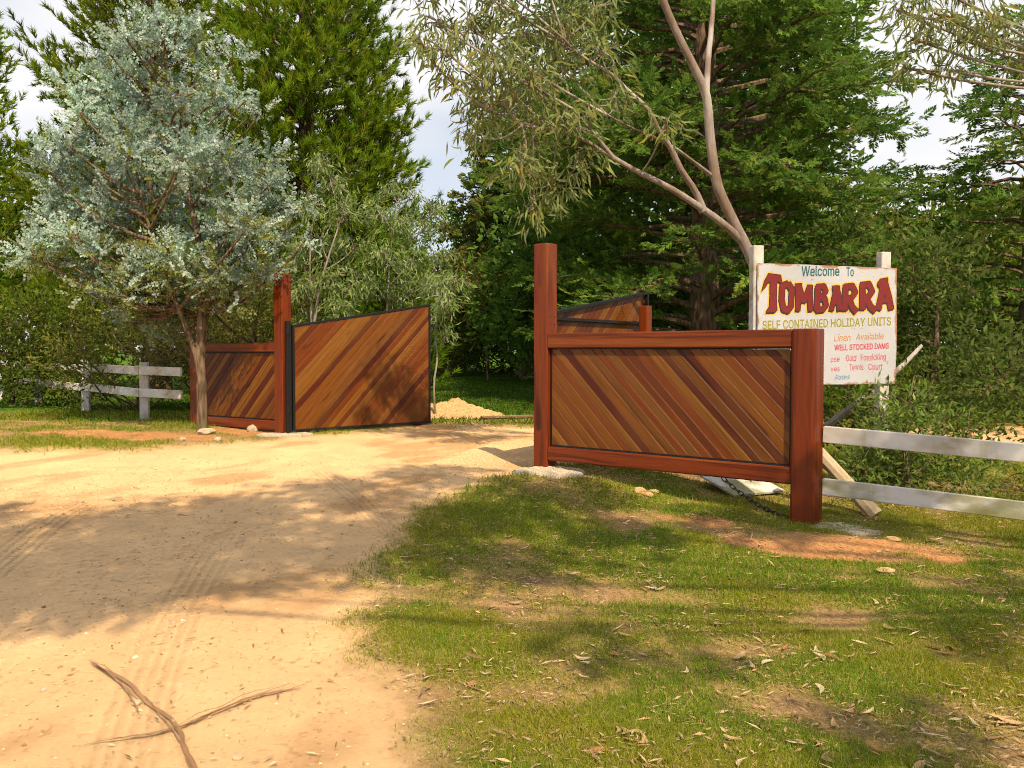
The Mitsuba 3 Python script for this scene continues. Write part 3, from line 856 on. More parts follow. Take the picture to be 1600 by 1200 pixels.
stone('pale rounded stone at the foot of the silver tree', -4.55, 12.98, 0.11, 1)
stone('small stone under the left wing near the tall post', -3.98, 13.38, 0.10, 2)
for k, (px, py, d) in enumerate([(1000, 742, 8.55), (1014, 748, 8.45), (1022, 742, 8.6)]):
    p = at(px, py, d); stone('clod of pale earth in the grass under the nearest wing', p[0], p[1], 0.06 - .008 * k, 10 + k, 'earth_clod', 'clod', 'm_heap', .6, 'earth clods under the wing')
for px, py, d, r in [(1396, 848, 6.9, .05), (1384, 898, 6.05, .055)]:
    p = at(px, py, d); stone('orange clod of earth on the lawn below the right-hand fence' if py < 880 else 'flat brown piece of earth in the grass at the right', p[0], p[1], r, int(px), 'earth_clod', 'clod', 'm_heap', .4)
for k, (px, py, d, r) in enumerate([(213, 1112, 3.88, .024), (325, 1127, 3.78, .013), (372, 1192, 3.4, .02), (340, 690, 12.2, .05), (285, 690, 12.2, .06)]):
    p = at(px, py, d)
    stone(['white pebble beside the crossed bark strips', 'tiny pale pebble right of the crossed bark strips', 'pale pebble at the bottom edge on the sand', 'small stone in front of the silver tree', 'brown stone left of the pale rounded stone'][k], p[0], p[1], r, 30 + k, 'pebble' if r < .04 else 'stone', 'pebble' if r < .04 else 'stone')


def ground_curve(pxs, n=30):
    """World path along the ground for photo positions (x, y)."""
    out = []
    for x, y in pxs:
        d = 4.0
        for _ in range(12):
            p = at(x, y, 1.0) - [0, 0, 1.6]
            q = p * d; d = (gz0(q[0], q[1]) - 1.6) / p[2]
        out.append((p * d)[:2])
    return spline(np.array(out), n)


def bark_strip(label, pxs, width, seed, taper=(0.3, 0.15)):
    g = np.random.default_rng(seed)
    t = thing('bark_strip', label, 'bark')
    main = ground_curve(pxs, 36)
    tang = unit(np.gradient(main, axis=0)); nor = np.stack([-tang[:, 1], tang[:, 0]], 1)
    for k in range(4):
        a, b = (0, 36) if k < 2 else sorted(g.integers(0, 36, 2))
        if b - a < 8: a, b = max(0, a - 6), min(36, b + 8)
        o = (g.uniform(-.5, .5) * width) if k else 0
        s = np.linspace(0, 1, b - a)
        wd = width * (1.0 if k == 0 else g.uniform(.2, .45)) * np.clip(np.minimum(s / taper[0] + .12, (1 - s) / taper[1] + .1), 0, 1)
        ctr = main[a:b] + nor[a:b] * (o * np.sin(s * 3 + k) + 0.012 * np.cumsum(g.normal(0, .35, b - a)))[:, None]
        z = gz(ctr[:, 0], ctr[:, 1]) + 0.008 + 0.004 * k + 0.012 * np.abs(np.sin(s * 7 + k))
        m = 5; aa = np.linspace(-1, 1, m); prof = 0.22 * (1 - aa ** 2)
        v = np.concatenate([np.c_[ctr + nor[a:b] * (wd / 2 * q)[:, None], z + wd * pf] for q, pf in zip(aa, prof)])
        n = b - a; f = []
        for r in range(m - 1):
            i = np.arange(n - 1) + r * n
            f += [np.stack([i, i + 1, i + n + 1], 1), np.stack([i, i + n + 1, i + n], 1)]
        uv = np.stack([np.tile(s, m) * 2 + k, np.repeat(aa, n) * .05 + k * .3], 1)
        part(t, 'strip', (v, np.vstack(f)), 'm_strip', uv=uv)


bark_strip('long brown bark strip lying from lower left towards the middle of the sandy drive', [(120, 1160), (200, 1148), (270, 1133), (330, 1108), (400, 1082), (478, 1062)], 0.016, 4)
bark_strip('split grey bark strip crossing under the long one at the lower left', [(140, 1030), (200, 1073), (235, 1105), (262, 1132), (280, 1165), (300, 1210), (310, 1240)], 0.020, 6, (.1, .1))

# ================================================================== GRASS AND LITTER (stuff)
def scatter(n, x0, x1, y0, y1, g):
    return g.uniform(x0, x1, n), g.uniform(y0, y1, n)


def grass_patch(n, box, L, W, g, cols, thresh=0.25, lean=0.55):
    x, y = scatter(n, *box, g)
    m = drive_mask(NPX, x, y); a = grass_amount(NPX, x, y)
    prob = np.clip((a - 0.08) * 1.25, 0.03, 1) * (1 - m) ** 1.5
    keep = g.uniform(0, 1, n) < prob
    vis = (np.abs(x) < 0.72 * y + 0.6)
    x, y, a = x[keep & vis], y[keep & vis], a[keep & vis]
    k = len(x)
    P = np.stack([x, y, gz(x, y) - 0.004], 1)
    D = unit(np.stack([g.normal(0, lean, k), g.normal(0, lean, k), np.ones(k)], 1))
    h = L * (0.45 + 0.75 * a) * g.uniform(0.5, 1.25, k)
    tone = fb(NPX, x * 1.3, y * 1.3, 33.0, 3)[:, None]
    green, ol, dry = [np.array(c) for c in cols]
    c = green * np.clip((tone - .35) * 3, 0, 1) + ol * (1 - np.clip((tone - .35) * 3, 0, 1))
    isdry = (g.uniform(0, 1, k) < 0.15 + 0.38 * (1 - a))[:, None]
    c = np.where(isdry, dry, c) * (1 + g.normal(0, .2, (k, 1)))
    return blades(P, D, h, W, np.clip(c, .005, .8), g)


g = np.random.default_rng(21)
GC = [(0.165, 0.27, 0.020), (0.255, 0.275, 0.022), (0.44, 0.36, 0.14)]
parts = [grass_patch(230000, (-1.2, 4.6, 2.6, 5.2), 0.036, 0.0042, g, GC), grass_patch(200000, (-1.6, 6.2, 5.2, 8.2), 0.040, 0.006, g, GC), grass_patch(60000, (-0.5, 8.5, 8.2, 13.0), 0.055, 0.011, g, GC),
         grass_patch(40000, (-9.5, -3.0, 9.3, 17.0), 0.06, 0.012, g, GC), grass_patch(14000, (-3.6, 0.5, 12.8, 15.2), 0.05, 0.011, g, GC),
         grass_patch(60000, (-9.0, 5.0, 14.8, 36.0), 0.07, 0.022, g, [(0.04, 0.12, 0.010), (0.07, 0.13, 0.012), (0.14, 0.15, 0.03)])]
v, f, c = join(parts)
scene['grass'] = ply((v, f), 'm_leaf', color=c)
labels['grass'] = {'label': 'short patchy green and olive grass', 'category': 'grass', 'kind': 'stuff'}


def dead_leaf(L, W, curl, g):
    """A dry curled gum leaf about the origin."""
    s = np.linspace(-1, 1, 9)
    w = W / 2 * np.clip(1 - s ** 2, 0, 1) ** .7 * (1 - 0.25 * s) + 0.0006
    bend = g.uniform(-.35, .35) * L
    x, y = s * L / 2, bend * (s ** 2 - .3)
    z = curl * L * s ** 2 * .5 + .004
    lift = g.uniform(.2, .7) * w
    v = np.vstack([np.c_[x, y - w, z + lift], np.c_[x, y, z], np.c_[x, y + w, z + lift * .8]])
    i = np.arange(8)
    f = np.vstack([np.stack(q, 1) for r in (0, 9) for q in ([i + r, i + 1 + r, i + 10 + r], [i + r, i + 10 + r, i + 9 + r])])
    return v, f


g = np.random.default_rng(5)
LC = [(0.42, 0.28, 0.15), (0.50, 0.38, 0.24), (0.33, 0.17, 0.08), (0.56, 0.46, 0.32), (0.28, 0.20, 0.10)]
dlv = [dead_leaf(1.0, g.uniform(.16, .30), g.uniform(.0, .30), g) for _ in range(10)]
DL = []
for q, (v_, f_) in enumerate(dlv):
    DL.append(ply((v_, f_), 'm_dull', color=np.tile(np.array(LC[q % 5]) * g.uniform(.8, 1.2), (len(v_), 1))))
n_big = 0
bx, by = [], []
while n_big < 170:
    x, y = g.uniform(-1.2, 3.9), 3.2 + 3.9 * g.uniform() ** 1.6
    if abs(x) > 0.66 * y or drive_mask(NPX, np.array([x]), np.array([y]))[0] > 0.75 or (x < 0.2 and g.uniform() < .3): continue
    cl = g.uniform() < .4 and n_big > 5
    if cl: j = g.integers(len(bx)); x, y = bx[j] + g.normal(0, .10), by[j] + g.normal(0, .08)
    bx.append(x); by.append(y)
    k = numbered('dead_leaf')
    scene[k] = {**DL[g.integers(10)], 'to_world': T().translate([x, y, float(gz(x, y)) + 0.012]).rotate([0, 0, 1], g.uniform(0, 360)).rotate([1, 0, 0], g.uniform(-20, 20)).rotate([0, 1, 0], g.uniform(-9, 9)).scale(float(g.uniform(.045, .115)))}
    labels[k] = {'label': 'dry curled tan gum leaf lying on the lawn', 'category': 'leaf', 'group': 'dead gum leaves on the lawn'}
    n_big += 1
# smaller litter: one mass of flakes, twigs and bark chips
x, y = scatter(110000, -4.5, 5.5, 2.7, 10.0, g)
m = drive_mask(NPX, x, y); cl = fb(NPX, x * 2.2, y * 2.2, 55.0, 3)
keep = (g.uniform(0, 1, len(x)) < np.where(m > .6, .10 * (cl > .5) + .03, np.clip((cl - .38) * 3.2, .08, 1))) & (np.abs(x) < .7 * y + .3)
x, y = x[keep], y[keep]; k = len(x)
D = unit(np.stack([g.normal(size=k), g.normal(size=k), g.normal(0, .12, k)], 1))
P = np.stack([x, y, gz(x, y) + .008 + g.uniform(0, .012, k)], 1)
ln = np.exp(g.normal(-3.75, .55, k))
v, f, c = diamonds(P, D, ln, np.minimum(ln * g.uniform(.08, .32, k), .014), paint(LC + [(.13, .08, .05)], k, .22, g), g, .2, U=unit(np.array([0, 0, 1.0]) + g.normal(0, .35, (k, 3))))
scene['leaf_litter'] = ply((v, f), 'm_dull', color=c)
labels['leaf_litter'] = {'label': 'scatter of small dry leaf flakes and twigs on lawn and drive', 'category': 'litter', 'kind': 'stuff'}

g = np.random.default_rng(64)
x, y = scatter(9000, -5.0, 1.5, 2.7, 11.0, g)
m = drive_mask(NPX, x, y); keep = (g.uniform(0, 1, len(x)) < m * np.clip((fb(NPX, x * 1.3, y * 1.3, 71.0, 3) - .3) * 3, .1, 1)) & (np.abs(x) < .7 * y + .3)
x, y = x[keep], y[keep]; k = len(x)
O = np.array([[1, 0, 0], [-1, 0, 0], [0, 1, 0], [0, -1, 0], [0, 0, 1], [0, 0, -1.0]])
r = np.exp(g.normal(-5.2, .45, k))[:, None, None]
v = (np.stack([x, y, gz(x, y) + .001], 1)[:, None] + (O[None] * g.uniform(.5, 1.3, (k, 6, 1)) + g.normal(0, .15, (k, 6, 3))) * r * [1.2, 1.2, .7]).reshape(-1, 3)
OF = np.array([[0, 2, 4], [2, 1, 4], [1, 3, 4], [3, 0, 4], [2, 0, 5], [1, 2, 5], [3, 1, 5], [0, 3, 5]])
c = np.repeat(paint([(.50, .36, .22), (.36, .23, .12), (.58, .48, .36), (.26, .16, .09)], k, .15, g), 6, 0)
scene['gravel'] = ply((v, (np.arange(k)[:, None, None] * 6 + OF[None]).reshape(-1, 3)), 'm_dull', color=c)
labels['gravel'] = {'label': 'fine loose gravel on the sandy drive', 'category': 'gravel', 'kind': 'stuff'}

# ================================================================== TREES
def wood_part(t, meshes, bsdf, name='trunk'):
    part(t, name, cat(meshes), bsdf, smooth=70)


# silver-leaved wattle at the left
g = np.random.default_rng(101)
t = thing('silver_tree', 'small silver-blue leaved tree in front of the left wing', 'tree')
tb = at(316, 670, 13.3)
def wz(px, py, d=13.3): q = at(px, py, d); return q
trunk_a = spline([tb + [0, 0, -.15], wz(315, 610), wz(312, 540), wz(316, 470), wz(312, 390, 13.4), wz(290, 290, 13.5), wz(270, 180, 13.5), wz(258, 80, 13.5)], 26)
trunk_b = spline([wz(314, 590), wz(309, 565), wz(290, 510, 13.2), wz(262, 440, 13.1), wz(235, 360, 13.1), wz(210, 250, 13.2)], 20)
trunk_c = spline([wz(315, 560), wz(319, 520, 13.4), wz(325, 480, 13.5), wz(350, 420, 13.6), wz(385, 350, 13.6)], 16)
cl = [(250, 80, 42, 0), (228, 130, 50, .3), (300, 150, 52, -.2), (350, 150, 45, .2), (260, 210, 62, .5), (330, 235, 60, -.4), (205, 215, 60, -.2), (175, 130, 45, .4), (140, 200, 60, 0), (385, 175, 24, .2), (390, 270, 48, .3), (425, 285, 40, -.1),
      (445, 325, 38, .2), (300, 310, 70, .3), (235, 300, 66, -.5), (165, 290, 66, .4), (365, 335, 60, -.5), (420, 370, 42, .1), (290, 385, 64, -.4), (225, 385, 64, .4), (160, 380, 60, -.3), (100, 300, 60, .1), (110, 390, 55, .2), (350, 410, 52, .4), (395, 425, 38, -.2), (260, 445, 50, .3), (200, 450, 50, -.2), (140, 450, 48, .1), (330, 440, 36, -.3), (90, 230, 45, .3), (215, 40, 30, .2), (200, 470, 30, .3), (258, 450, 30, -.3), (225, 470, 40, .3), (170, 470, 44, -.3), (335, 430, 42, -.4), (370, 385, 44, .5), (455, 395, 30, .1), (235, 20, 30, 0), (90, 320, 60, .2), (60, 400, 50, -.2), (110, 150, 40, 0), (235, 492, 26, .5), (290, 488, 24, .4), (352, 470, 28, -.2), (190, 505, 26, .5), (265, 520, 18, .5), (300, 70, 34, .2), (190, 75, 38, -.2), (330, 110, 34, .1), (270, 30, 28, .1)]
gq = np.random.default_rng(77)
clw = []
for a, b, r, e in cl:
    for _ in range(3):
        clw.append((*wz(a + gq.normal(0, r * .5), b + gq.normal(0, r * .42), 13.35 + e * 1.6 + gq.normal(0, .25)), r / 102.0 * gq.uniform(.34, .60)))
lb = limbs_to(clw, np.vstack([trunk_a[8:], trunk_b[6:], trunk_c[5:]]), g, 0.032, 3)
wood_part(t, [tube(trunk_a, np.r_[0.105, np.linspace(0.082, 0.012, 25)], 9), tube(trunk_b, np.linspace(0.05, 0.012, 20), 8), tube(trunk_c, np.linspace(0.045, 0.012, 16), 8)] + lb, 'm_bark')
P, D, ids = clump_points(clw, g, 128, 0.25)
tone_c = g.uniform(0.55, 1.25, len(clw))[ids][:, None]
D = unit(D * [1, 1, .55] + [0, 0, 0.22] + g.normal(0, .3, D.shape))
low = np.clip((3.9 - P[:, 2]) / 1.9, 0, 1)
K = 16
s = (np.tile(np.arange(K) // 2, len(P)) + .6)[:, None] * 0.036
side = rep(perp(D, g), K) * np.tile(np.where(np.arange(K) % 2, 1, -1), len(P))[:, None]
d = unit(side + rep(D, K) * .55 + g.normal(0, .3, (len(P) * K, 3)))
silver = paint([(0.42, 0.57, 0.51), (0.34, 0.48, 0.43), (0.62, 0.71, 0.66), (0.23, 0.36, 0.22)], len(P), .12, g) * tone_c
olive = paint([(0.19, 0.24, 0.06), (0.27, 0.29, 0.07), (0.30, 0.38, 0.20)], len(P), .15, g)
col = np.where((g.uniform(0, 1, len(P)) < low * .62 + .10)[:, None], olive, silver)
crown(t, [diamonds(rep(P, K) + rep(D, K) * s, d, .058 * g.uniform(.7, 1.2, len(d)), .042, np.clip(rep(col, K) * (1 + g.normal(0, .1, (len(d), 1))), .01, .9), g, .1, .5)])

# tall pines behind it
PINE = [(0.155, 0.28, 0.018), (0.22, 0.34, 0.024), (0.095, 0.20, 0.014), (0.27, 0.32, 0.024)]
def pine(label, x, y, H, R, nb, seed, cols=PINE, step=.22, k=34, L=.22, z0=0.8, W=.024, prof=None, name='pine_tree', rise=.35, up=.35, sub=13):
    g = np.random.default_rng(seed)
    t = thing(name, label, 'tree')
    tr, lb, P, D = conifer((x, y, gz0(x, y) - .2), H, R, z0, nb, g, rise, .25, up, prof or (lambda q: (1 - q) ** .58 * (.78 + .25 * min(1, q * 4))), sub=sub, sub_len=.52, inner=.15, bark_r=.02 * H, step=step)
    part(t, 'trunk', tr, 'm_bark', smooth=70); part(t, 'branches', lb, 'm_bark')
    crown(t, [tufts(P, unit(D + [0, 0, .30]), g, k, L, W, cols, 1.1, .20)])


pine('tall dense green pine behind the left gate leaf', -5.1, 21.8, 15.0, 3.35, 290, 201)
pine('tall olive pine rising behind the silver tree', -9.6, 23.5, 16.0, 3.5, 190, 202, [(0.15, 0.225, 0.014), (0.21, 0.27, 0.018), (0.10, 0.17, 0.012)], k=26, W=.03)
pine('pine at the far left edge behind the white fence', -14.8, 22.5, 12.0, 3.4, 110, 204, k=16, W=.04, step=.3)
pine('low bright green young pine just right of the left gate leaf top', -2.75, 20.0, 3.9, 1.6, 80, 203, [(0.13, 0.25, 0.012), (0.18, 0.30, 0.016), (0.09, 0.18, 0.012)], .17, 30, .17, .3, .026, name='young_pine')

# dark cypress-like conifers on the right
CED = [(0.10, 0.215, 0.036), (0.155, 0.28, 0.048), (0.07, 0.165, 0.030), (0.23, 0.30, 0.052)]
def cedar(label, x, y, H, R, nb, seed, cols=CED, z0=1.4, k=20, step=.20, L=.135, W=.043, prof=None, sub=14, droop=.35):
    g = np.random.default_rng(seed)
    t = thing('cypress_tree', label, 'tree')
    tr, lb, P, D = conifer((x, y, gz0(x, y) - .2), H, R, z0, nb, g, .28, droop, .12, prof or (lambda q: (1 - q) ** .6 * (.72 + .28 * min(1, q * 3))), sub=sub, sub_len=.36, inner=.30, bark_r=.022 * H, step=step)
    part(t, 'trunk', tr, 'm_bark', smooth=70); part(t, 'branches', lb, 'm_bark')
    crown(t, [sprays(P, unit(D + [0, 0, -.05]), g, k, .30, L, W, cols, .5)])


cedar('huge spreading dark green cypress behind the welcome sign', 4.3, 19.5, 16.5, 5.4, 215, 301)
cedar('dark cypress with low boughs behind the tall post right of the drive', 0.5, 36.0, 12.5, 4.6, 130, 302, [(0.07, 0.14, 0.018), (0.10, 0.18, 0.024), (0.17, 0.18, 0.04), (0.22, 0.18, 0.06)], z0=1.6, step=.26, L=.24, W=.09, k=13)
cedar('cypress at the far right edge behind the fence', 11.2, 19.0, 9.0, 3.2, 110, 303)

# leaning smooth-barked gum in front of the cypress
g = np.random.default_rng(401)
t = thing('gum_tree', 'leaning smooth-barked gum with forked pale limbs behind the welcome sign', 'tree')
gp = lambda pts, n: spline([at(*q) for q in pts], n)
m_tr = gp([(1232, 770, 11.3), (1218, 620, 11.1), (1195, 460, 10.9), (1172, 398, 10.8), (1143, 340, 10.7), (1120, 285, 10.6), (1111, 225, 10.6), (1104, 150, 10.5), (1082, 100, 10.4), (1062, 60, 10.3), (1036, 0, 10.2), (1005, -90, 10.0), (970, -180, 9.8)], 44)
m_b = gp([(1104, 150, 10.5), (1107, 90, 10.6), (1112, 40, 10.7), (1116, -20, 10.8), (1122, -130, 10.9)], 16)
m_l = gp([(1160, 378, 10.78), (1130, 350, 10.6), (1085, 318, 10.4), (1040, 290, 10.2), (985, 262, 10.1), (935, 232, 10.0), (890, 208, 9.9), (850, 200, 9.9), (815, 196, 9.8)], 24)
m_k = gp([(1100, 330, 10.45), (1086, 298, 10.4), (1066, 268, 10.3), (1046, 228, 10.2), (1030, 205, 10.1), (1012, 170, 10.0), (985, 145, 10.0), (955, 115, 9.9), (910, 88, 9.8), (880, 60, 9.7)], 24)
m_j = gp([(1113, 275, 10.6), (1080, 250, 10.4), (1045, 226, 10.2), (1000, 205, 10.2), (950, 180, 10.0)], 14)
m_i = gp([(960, 248, 10.05), (925, 205, 9.9), (895, 170, 9.8)], 10)
wd = [tube(m_tr, np.linspace(0.098, 0.030, 44), 11), tube(m_b, np.linspace(0.040, 0.018, 16), 8), tube(m_l, np.linspace(0.052, 0.013, 24), 8), tube(m_k, np.linspace(0.041, 0.011, 24), 8), tube(m_j, np.linspace(0.026, 0.010, 14), 7), tube(m_i, np.linspace(0.026, 0.010, 10), 7)]
gc = [(672, 25, 30, .2), (690, 75, 40, -.2), (730, 40, 45, .3), (715, 125, 38, .1), (770, 90, 50, -.3), (760, 165, 50, .3), (735, 215, 30, 0), (815, 50, 55, .2), (820, 130, 52, -.2), (830, 205, 48, .3), (810, 260, 42, -.2), (880, 40, 50, .1), (885, 110, 45, .4), (895, 190, 42, -.2), (862, 285, 38, .2), (905, 255, 34, .3), (940, 80, 38, 0), (780, -20, 50, .2), (850, -30, 50, -.1), (930, 10, 40, .3), (700, -40, 45, .1), (960, 150, 30, .2), (835, 325, 26, .1), (1040, 190, 24, -.2), (650, 60, 20, 0)]
gcw = [(*at(a, b, 9.85 + e), r / 137.0) for a, b, r, e in gc]
wd += limbs_to(gcw, np.vstack([m_l[8:], m_k[10:], m_j[8:], m_i[4:]]), g, .016, 7, .1)
wood_part(t, wd, 'm_gumbark')


def hanging(clumps, g, per, L, W, cols, droop=1.3, k=7):
    P, D, ids = clump_points(clumps, g, per, .25)
    P, D = rep(P, k) + g.normal(0, .075, (len(P) * k, 3)), rep(D, k)
    d = unit(D * [.6, .6, .2] + [0, 0, -droop * .55] + g.normal(0, .42, D.shape))
    return lances(P, d, L * g.uniform(.6, 1.25, len(P)), W * g.uniform(.7, 1.2, len(P)), paint(cols, len(P), .18, g), g)


GUM = [(0.33, 0.42, 0.22), (0.23, 0.31, 0.08), (0.27, 0.265, 0.045), (0.27, 0.34, 0.20), (0.36, 0.26, 0.04), (0.14, 0.20, 0.05), (0.22, 0.29, 0.15), (0.17, 0.235, 0.09)]
crown(t, [hanging(gcw, g, 40, .18, .025, GUM, k=12)])

# weeping young eucalypts behind the left gate leaf
WEEP = [(0.19, 0.29, 0.08), (0.26, 0.35, 0.13), (0.14, 0.24, 0.04), (0.46, 0.50, 0.30)]
def weeper(label, stems, cl, d0, seed, per=15, name='young_eucalypt', L=.15, r0=.035):
    g = np.random.default_rng(seed)
    t = thing(name, label, 'tree')
    st = [spline([at(*q) for q in s_], 18) for s_ in stems]
    cw = [(*at(a, b, d0 + g.normal(0, .35)), r / (1365 / d0)) for a, b, r in cl]
    wood_part(t, [tube(s_, np.linspace(r0, .008, 18), 7) for s_ in st] + limbs_to(cw, np.vstack(st), g, .014, 5), 'm_gumbark')
    crown(t, [hanging(cw, g, per * 2.2, L, .024, WEEP, k=13)])


weeper('slender weeping eucalypt with pale stem right of the left tall gate post', [[(486, 652, 16.8), (487, 520, 16.8), (484, 420, 16.8), (490, 330, 16.8), (500, 240, 16.8)], [(486, 560, 16.8), (500, 450, 16.7), (530, 350, 16.7), (545, 300, 16.7)]],
       [(500, 255, 24), (520, 285, 30), (488, 320, 30), (540, 330, 36), (500, 375, 36), (470, 390, 28), (555, 385, 36), (515, 430, 38), (475, 450, 30), (560, 440, 34), (480, 500, 26), (530, 480, 30)], 16.8, 501)
weeper('weeping eucalypt with drooping grey-green leaves above the middle of the left gate leaf', [[(600, 655, 17.8), (604, 500, 17.8), (610, 400, 17.8), (625, 300, 17.8)]],
       [(610, 295, 22), (640, 310, 26), (590, 330, 30), (625, 350, 34), (660, 360, 30), (600, 395, 36), (645, 405, 34), (680, 330, 20), (580, 450, 34), (630, 455, 34), (670, 440, 30), (690, 400, 22)], 17.8, 502)
weeper('thin pale gum sapling standing at the free end of the left gate leaf', [[(681, 653, 15.7), (678, 600, 15.7), (683, 560, 15.7), (680, 520, 15.7), (684, 440, 15.7)]], [(686, 445, 22), (700, 470, 20), (688, 490, 18), (712, 440, 18), (695, 520, 12)], 15.7, 503, 26, 'gum_sapling', .17, .022)


# shrubs and background
def shrub(label, x, y, w, h, seed, cols, n=9, leaf=(.10, .04), per=34, cat_='shrub', name='shrub', z0=0.0, kind=diamonds, group=None, up=.2, flower=None):
    g = np.random.default_rng(seed)
    t = thing(name, label, cat_, group)
    zb = float(gz0(x, y))
    cl = []
    for _ in range(n):
        a, q = g.uniform(0, 6.28), g.uniform(0, 1) ** .6
        hz = g.uniform(.18, .85)
        cl.append((x + math.cos(a) * q * w * .62 * (1.1 - .5 * hz), y + math.sin(a) * q * w * .62, zb + z0 + hz * h, g.uniform(.22, .36) * min(w, h) * (1.15 - .3 * hz)))
    stem = spline([[x, y, zb - .1], [x + g.normal(0, .1), y, zb + h * .4], [x + g.normal(0, .2), y, zb + z0 + h * .85]], 10)
    part(t, 'stem' if name in ('shrub', 'bush') else 'trunk', cat([tube(stem, np.linspace(.03 + .012 * h, .012, 10), 7)] + limbs_to(cl, stem, g, .02 + .006 * h, 5)), 'm_bark')
    P, D, _ = clump_points(cl, g, per * 1.35, .45)
    d = unit(D + g.normal(0, .5, D.shape) + [0, 0, up])
    col = paint(cols, len(P), .2, g)
    k = 5
    d5 = unit(rep(d, k) + g.normal(0, .55, (len(P) * k, 3)))
    LL = leaf[0] * 1.25 * g.uniform(.6, 1.3, len(d5))
    pp = rep(P, k) + g.normal(0, leaf[0] * .8, (len(d5), 3))
    cc = np.clip(rep(col, k) * (1 + g.normal(0, .12, (len(d5), 1))), .004, .9)
    crown(t, [diamonds(pp, d5, LL, leaf[1] * 1.5, cc, g)], 'foliage' if name in ('shrub', 'bush') else 'crown')
    if flower:
        kf = flower[1]; j = g.integers(0, len(P), kf); j = j[P[j, 1] < y + .2]
        pf = rep(P[j] * 1.0, 14) + g.normal(0, .05, (len(j) * 14, 3)) + [0, -.03, .04]
        crown(t, [diamonds(pf, unit(g.normal(size=pf.shape)), .035, .026, paint([flower[0], np.array(flower[0]) * 1.25], len(pf), .12, g), g)], 'blossom')


DARK = [(0.08, 0.135, 0.016), (0.12, 0.18, 0.022), (0.17, 0.18, 0.035), (0.06, 0.10, 0.014)]
OLIVE = [(0.19, 0.20, 0.045), (0.13, 0.15, 0.03), (0.27, 0.25, 0.07), (0.09, 0.12, 0.025)]
BRIGHT = [(0.09, 0.17, 0.02), (0.13, 0.20, 0.025), (0.06, 0.12, 0.018)]
BROWN = [(0.27, 0.22, 0.09), (0.19, 0.17, 0.055), (0.36, 0.27, 0.13), (0.13, 0.14, 0.035)]
shrub('lilac-flowered shrub peeping above the left gate leaf', -3.55, 18.6, 1.3, 2.6, 601, [(0.10, 0.15, 0.05), (0.14, 0.19, 0.07)], 9, (.08, .022), 40, flower=((0.33, 0.27, 0.50), 50))
shrub('large dark shrub beyond the lawn, seen through the gateway', -0.5, 45.0, 8.0, 5.5, 602, DARK, 16, (.13, .05), 26)
shrub('low olive shrub under the dark one beyond the lawn', -2.6, 38.0, 3.2, 2.4, 603, OLIVE, 9, (.11, .035), 30)
shrub('small olive tree with low boughs beyond the lawn', -0.9, 34.0, 3.2, 4.2, 617, [(0.20, 0.20, 0.05), (0.14, 0.17, 0.03), (0.28, 0.24, 0.09), (0.10, 0.13, 0.02)], 12, (.12, .03), 30, 'tree', 'small_tree', z0=.75)
shrub('broad dark bush behind the right gate leaf', 4.2, 30.0, 5.5, 4.0, 604, DARK, 14, (.13, .05), 24)
shrub('bright green bush glimpsed above the right gate leaf', 2.6, 23.0, 2.6, 3.0, 605, BRIGHT, 9, (.12, .05), 24)
shrub('leafy bush behind the welcome sign', 7.6, 16.0, 3.4, 3.9, 606, [(0.06, 0.11, 0.02), (0.10, 0.15, 0.03), (0.15, 0.18, 0.06)], 12, (.12, .04), 30)
shrub('dull green bush low behind the nearest wing', 4.6, 14.5, 2.6, 2.2, 607, DARK, 10, (.09, .03), 34)
shrub('feathery green bush growing up in front of the sign at its lower right', 3.92, 8.60, 0.95, 1.12, 608, [(0.12, 0.21, 0.03), (0.17, 0.25, 0.04), (0.22, 0.28, 0.10)], 13, (.075, .016), 130)
shrub('dark undergrowth bush behind the fence below the sign', 4.2, 10.0, 1.9, 1.25, 609, DARK, 10, (.07, .022), 60)
shrub('green bush behind the rail fence at the far right', 6.0, 8.3, 1.9, 1.9, 610, OLIVE, 9, (.08, .02), 60)
shrub('olive scrub behind the left white fence', -7.4, 17.2, 2.6, 1.9, 611, OLIVE, 11, (.09, .025), 44)
shrub('brown-green scrub between the left fence post and the silver tree', -6.3, 17.4, 2.0, 2.6, 612, BROWN, 10, (.09, .022), 44)
shrub('scrubby bush behind the left wing', -5.2, 17.0, 2.3, 2.9, 613, OLIVE, 11, (.10, .025), 40)
shrub('dark scrub at the far left behind the fence', -10.6, 18.5, 3.2, 2.8, 614, DARK, 11, (.10, .03), 34)
shrub('tan dry shrub beyond the lawn at the left side of the gateway view', -3.6, 42.0, 4.6, 5.6, 615, BROWN, 11, (.13, .045), 22)
shrub('tall mid-green tree filling in behind the huge cypress', 5.6, 29.5, 9.0, 13.5, 618, [(0.10, 0.19, 0.03), (0.15, 0.25, 0.04), (0.07, 0.14, 0.025)], 18, (.26, .12), 9, 'tree', 'leafy_tree')
shrub('bright leafy tree above the far end of the left gate leaf', -2.7, 40.0, 4.2, 9.0, 616, BRIGHT, 12, (.16, .07), 18, 'tree', 'leafy_tree')
# farthest row, one kind, closing the view
g0 = np.random.default_rng(9)
for k, (x, y, h) in enumerate([(-30, 46, 9), (-22, 42, 10), (-14, 45, 9), (-6, 50, 7), (0.5, 46, 6.0), (7, 44, 8), (13, 42, 9), (19, 40, 9), (26, 42, 9.5)]):
    shrub('dark green tree in the far row that closes the view', x, y, 8.5, h, 700 + k, DARK if k % 2 else OLIVE, 12, (.34, .15), 5, 'tree', 'background_tree', group='far row of trees behind everything')

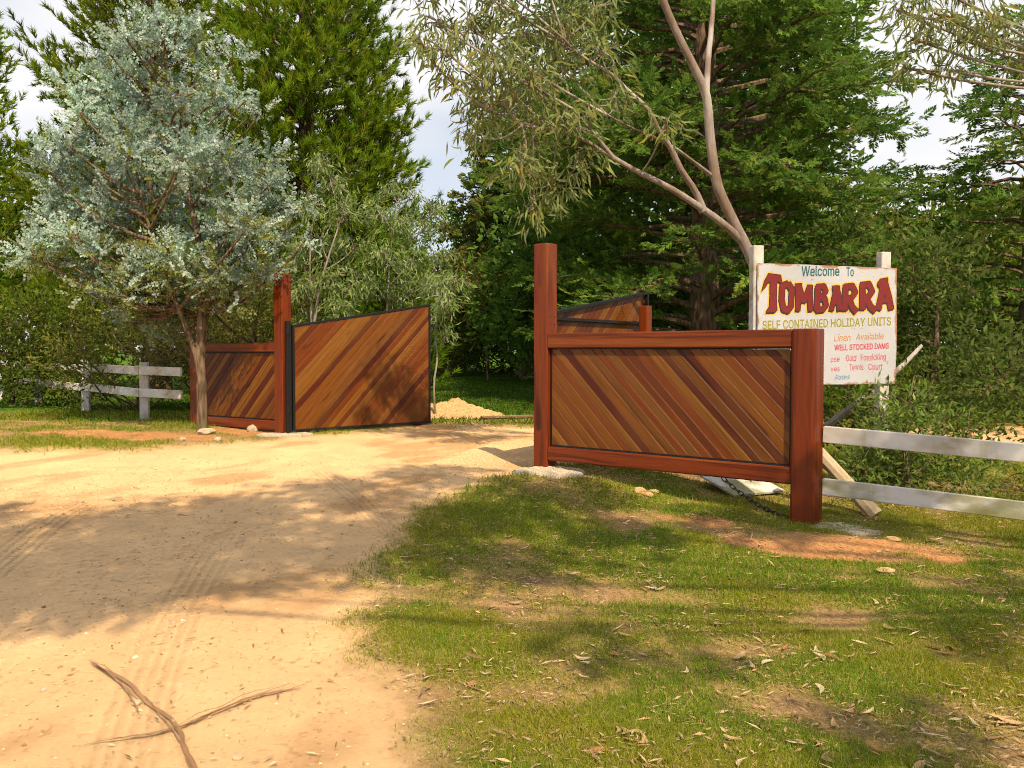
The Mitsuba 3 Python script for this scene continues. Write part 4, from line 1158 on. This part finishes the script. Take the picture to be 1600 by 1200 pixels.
# overhanging gums beside and behind the viewer: they throw the dappled shade
GSH = [(0.15, 0.18, 0.06), (0.22, 0.21, 0.06), (0.12, 0.15, 0.05)]
def shade_gum(label, base, cl, seed, per=12):
    g = np.random.default_rng(seed)
    t = thing('shade_gum', label, 'tree')
    x, y = base
    tr = spline([[x, y, -.2], [x + .1, y + .1, 3], [x - .2, y + .3, 6], [x - .9, y + .5, 9]], 20)
    wood_part(t, [tube(tr, np.linspace(.22, .03, 20), 10)] + limbs_to(cl, tr[9:], g, .020, 4), 'm_gumbark')
    crown(t, [hanging(cl, g, per * 2.6, .22, .055, GSH, k=13)])


shx, shy = SUN[0] / SUN[2], SUN[1] / SUN[2]
def over(x, y, z, r): return (x + shx * z, y + shy * z, z, r)
shade_gum('gum overhanging the lawn and drive from the right', (7.6, 1.6), [over(*q) for q in [(-3.8, 6.0, 7.6, .9), (-3.0, 6.9, 8, .9), (-2.2, 6.1, 7.4, .85), (-2.4, 7.6, 8.2, .8), (-1.4, 6.8, 7.8, .9), (-0.6, 7.7, 8, .8), (-4.6, 6.9, 7.8, .9), (-5.6, 6.2, 7.8, .9), (-1.6, 8.6, 8.4, .7), (0.4, 8.6, 8.2, .7), (-0.9, 9.6, 8.6, .7), (0.0, 6.4, 7.2, .6), (-3.0, 5.6, 7.6, .7),
    (0.9, 7.2, 7.5, .55), (2.0, 7.6, 7.6, .6), (2.9, 7.7, 7.4, .6)]], 801)
shade_gum('gum behind the viewer at the right, shading the near lawn', (5.2, -5.6), [over(*q) for q in [(0.5, 4.7, 7.2, .5), (1.5, 3.6, 7, .55), (2.6, 4.9, 7.4, .55), (3.4, 4.0, 7.2, .6), (3.4, 5.8, 7.6, .5)]], 802, 5)
g = np.random.default_rng(402)
t = thing('gum_tree', 'gum at the far right whose hanging leaves enter the top right corner', 'tree')
trk = spline([[8.2, 8.8, 0], [8.0, 8.8, 3], [7.4, 8.8, 5.5], [6.6, 8.9, 7.5]], 18)
rc = [(1400, 15, 22), (1425, 60, 26), (1460, 20, 34), (1500, 60, 36), (1545, 25, 40), (1590, 70, 40), (1440, -30, 36), (1520, -40, 45), (1412, 105, 14), (1480, 110, 24)]
rcw = [(*at(a, b, 8.8 + g.normal(0, .2)), r / 155.0) for a, b, r in rc]
wood_part(t, [tube(trk, np.linspace(.16, .03, 18), 9)] + limbs_to(rcw, trk[10:], g, .018, 5), 'm_gumbark')
crown(t, [hanging(rcw, g, 60, .16, .022, GUM, k=12)])
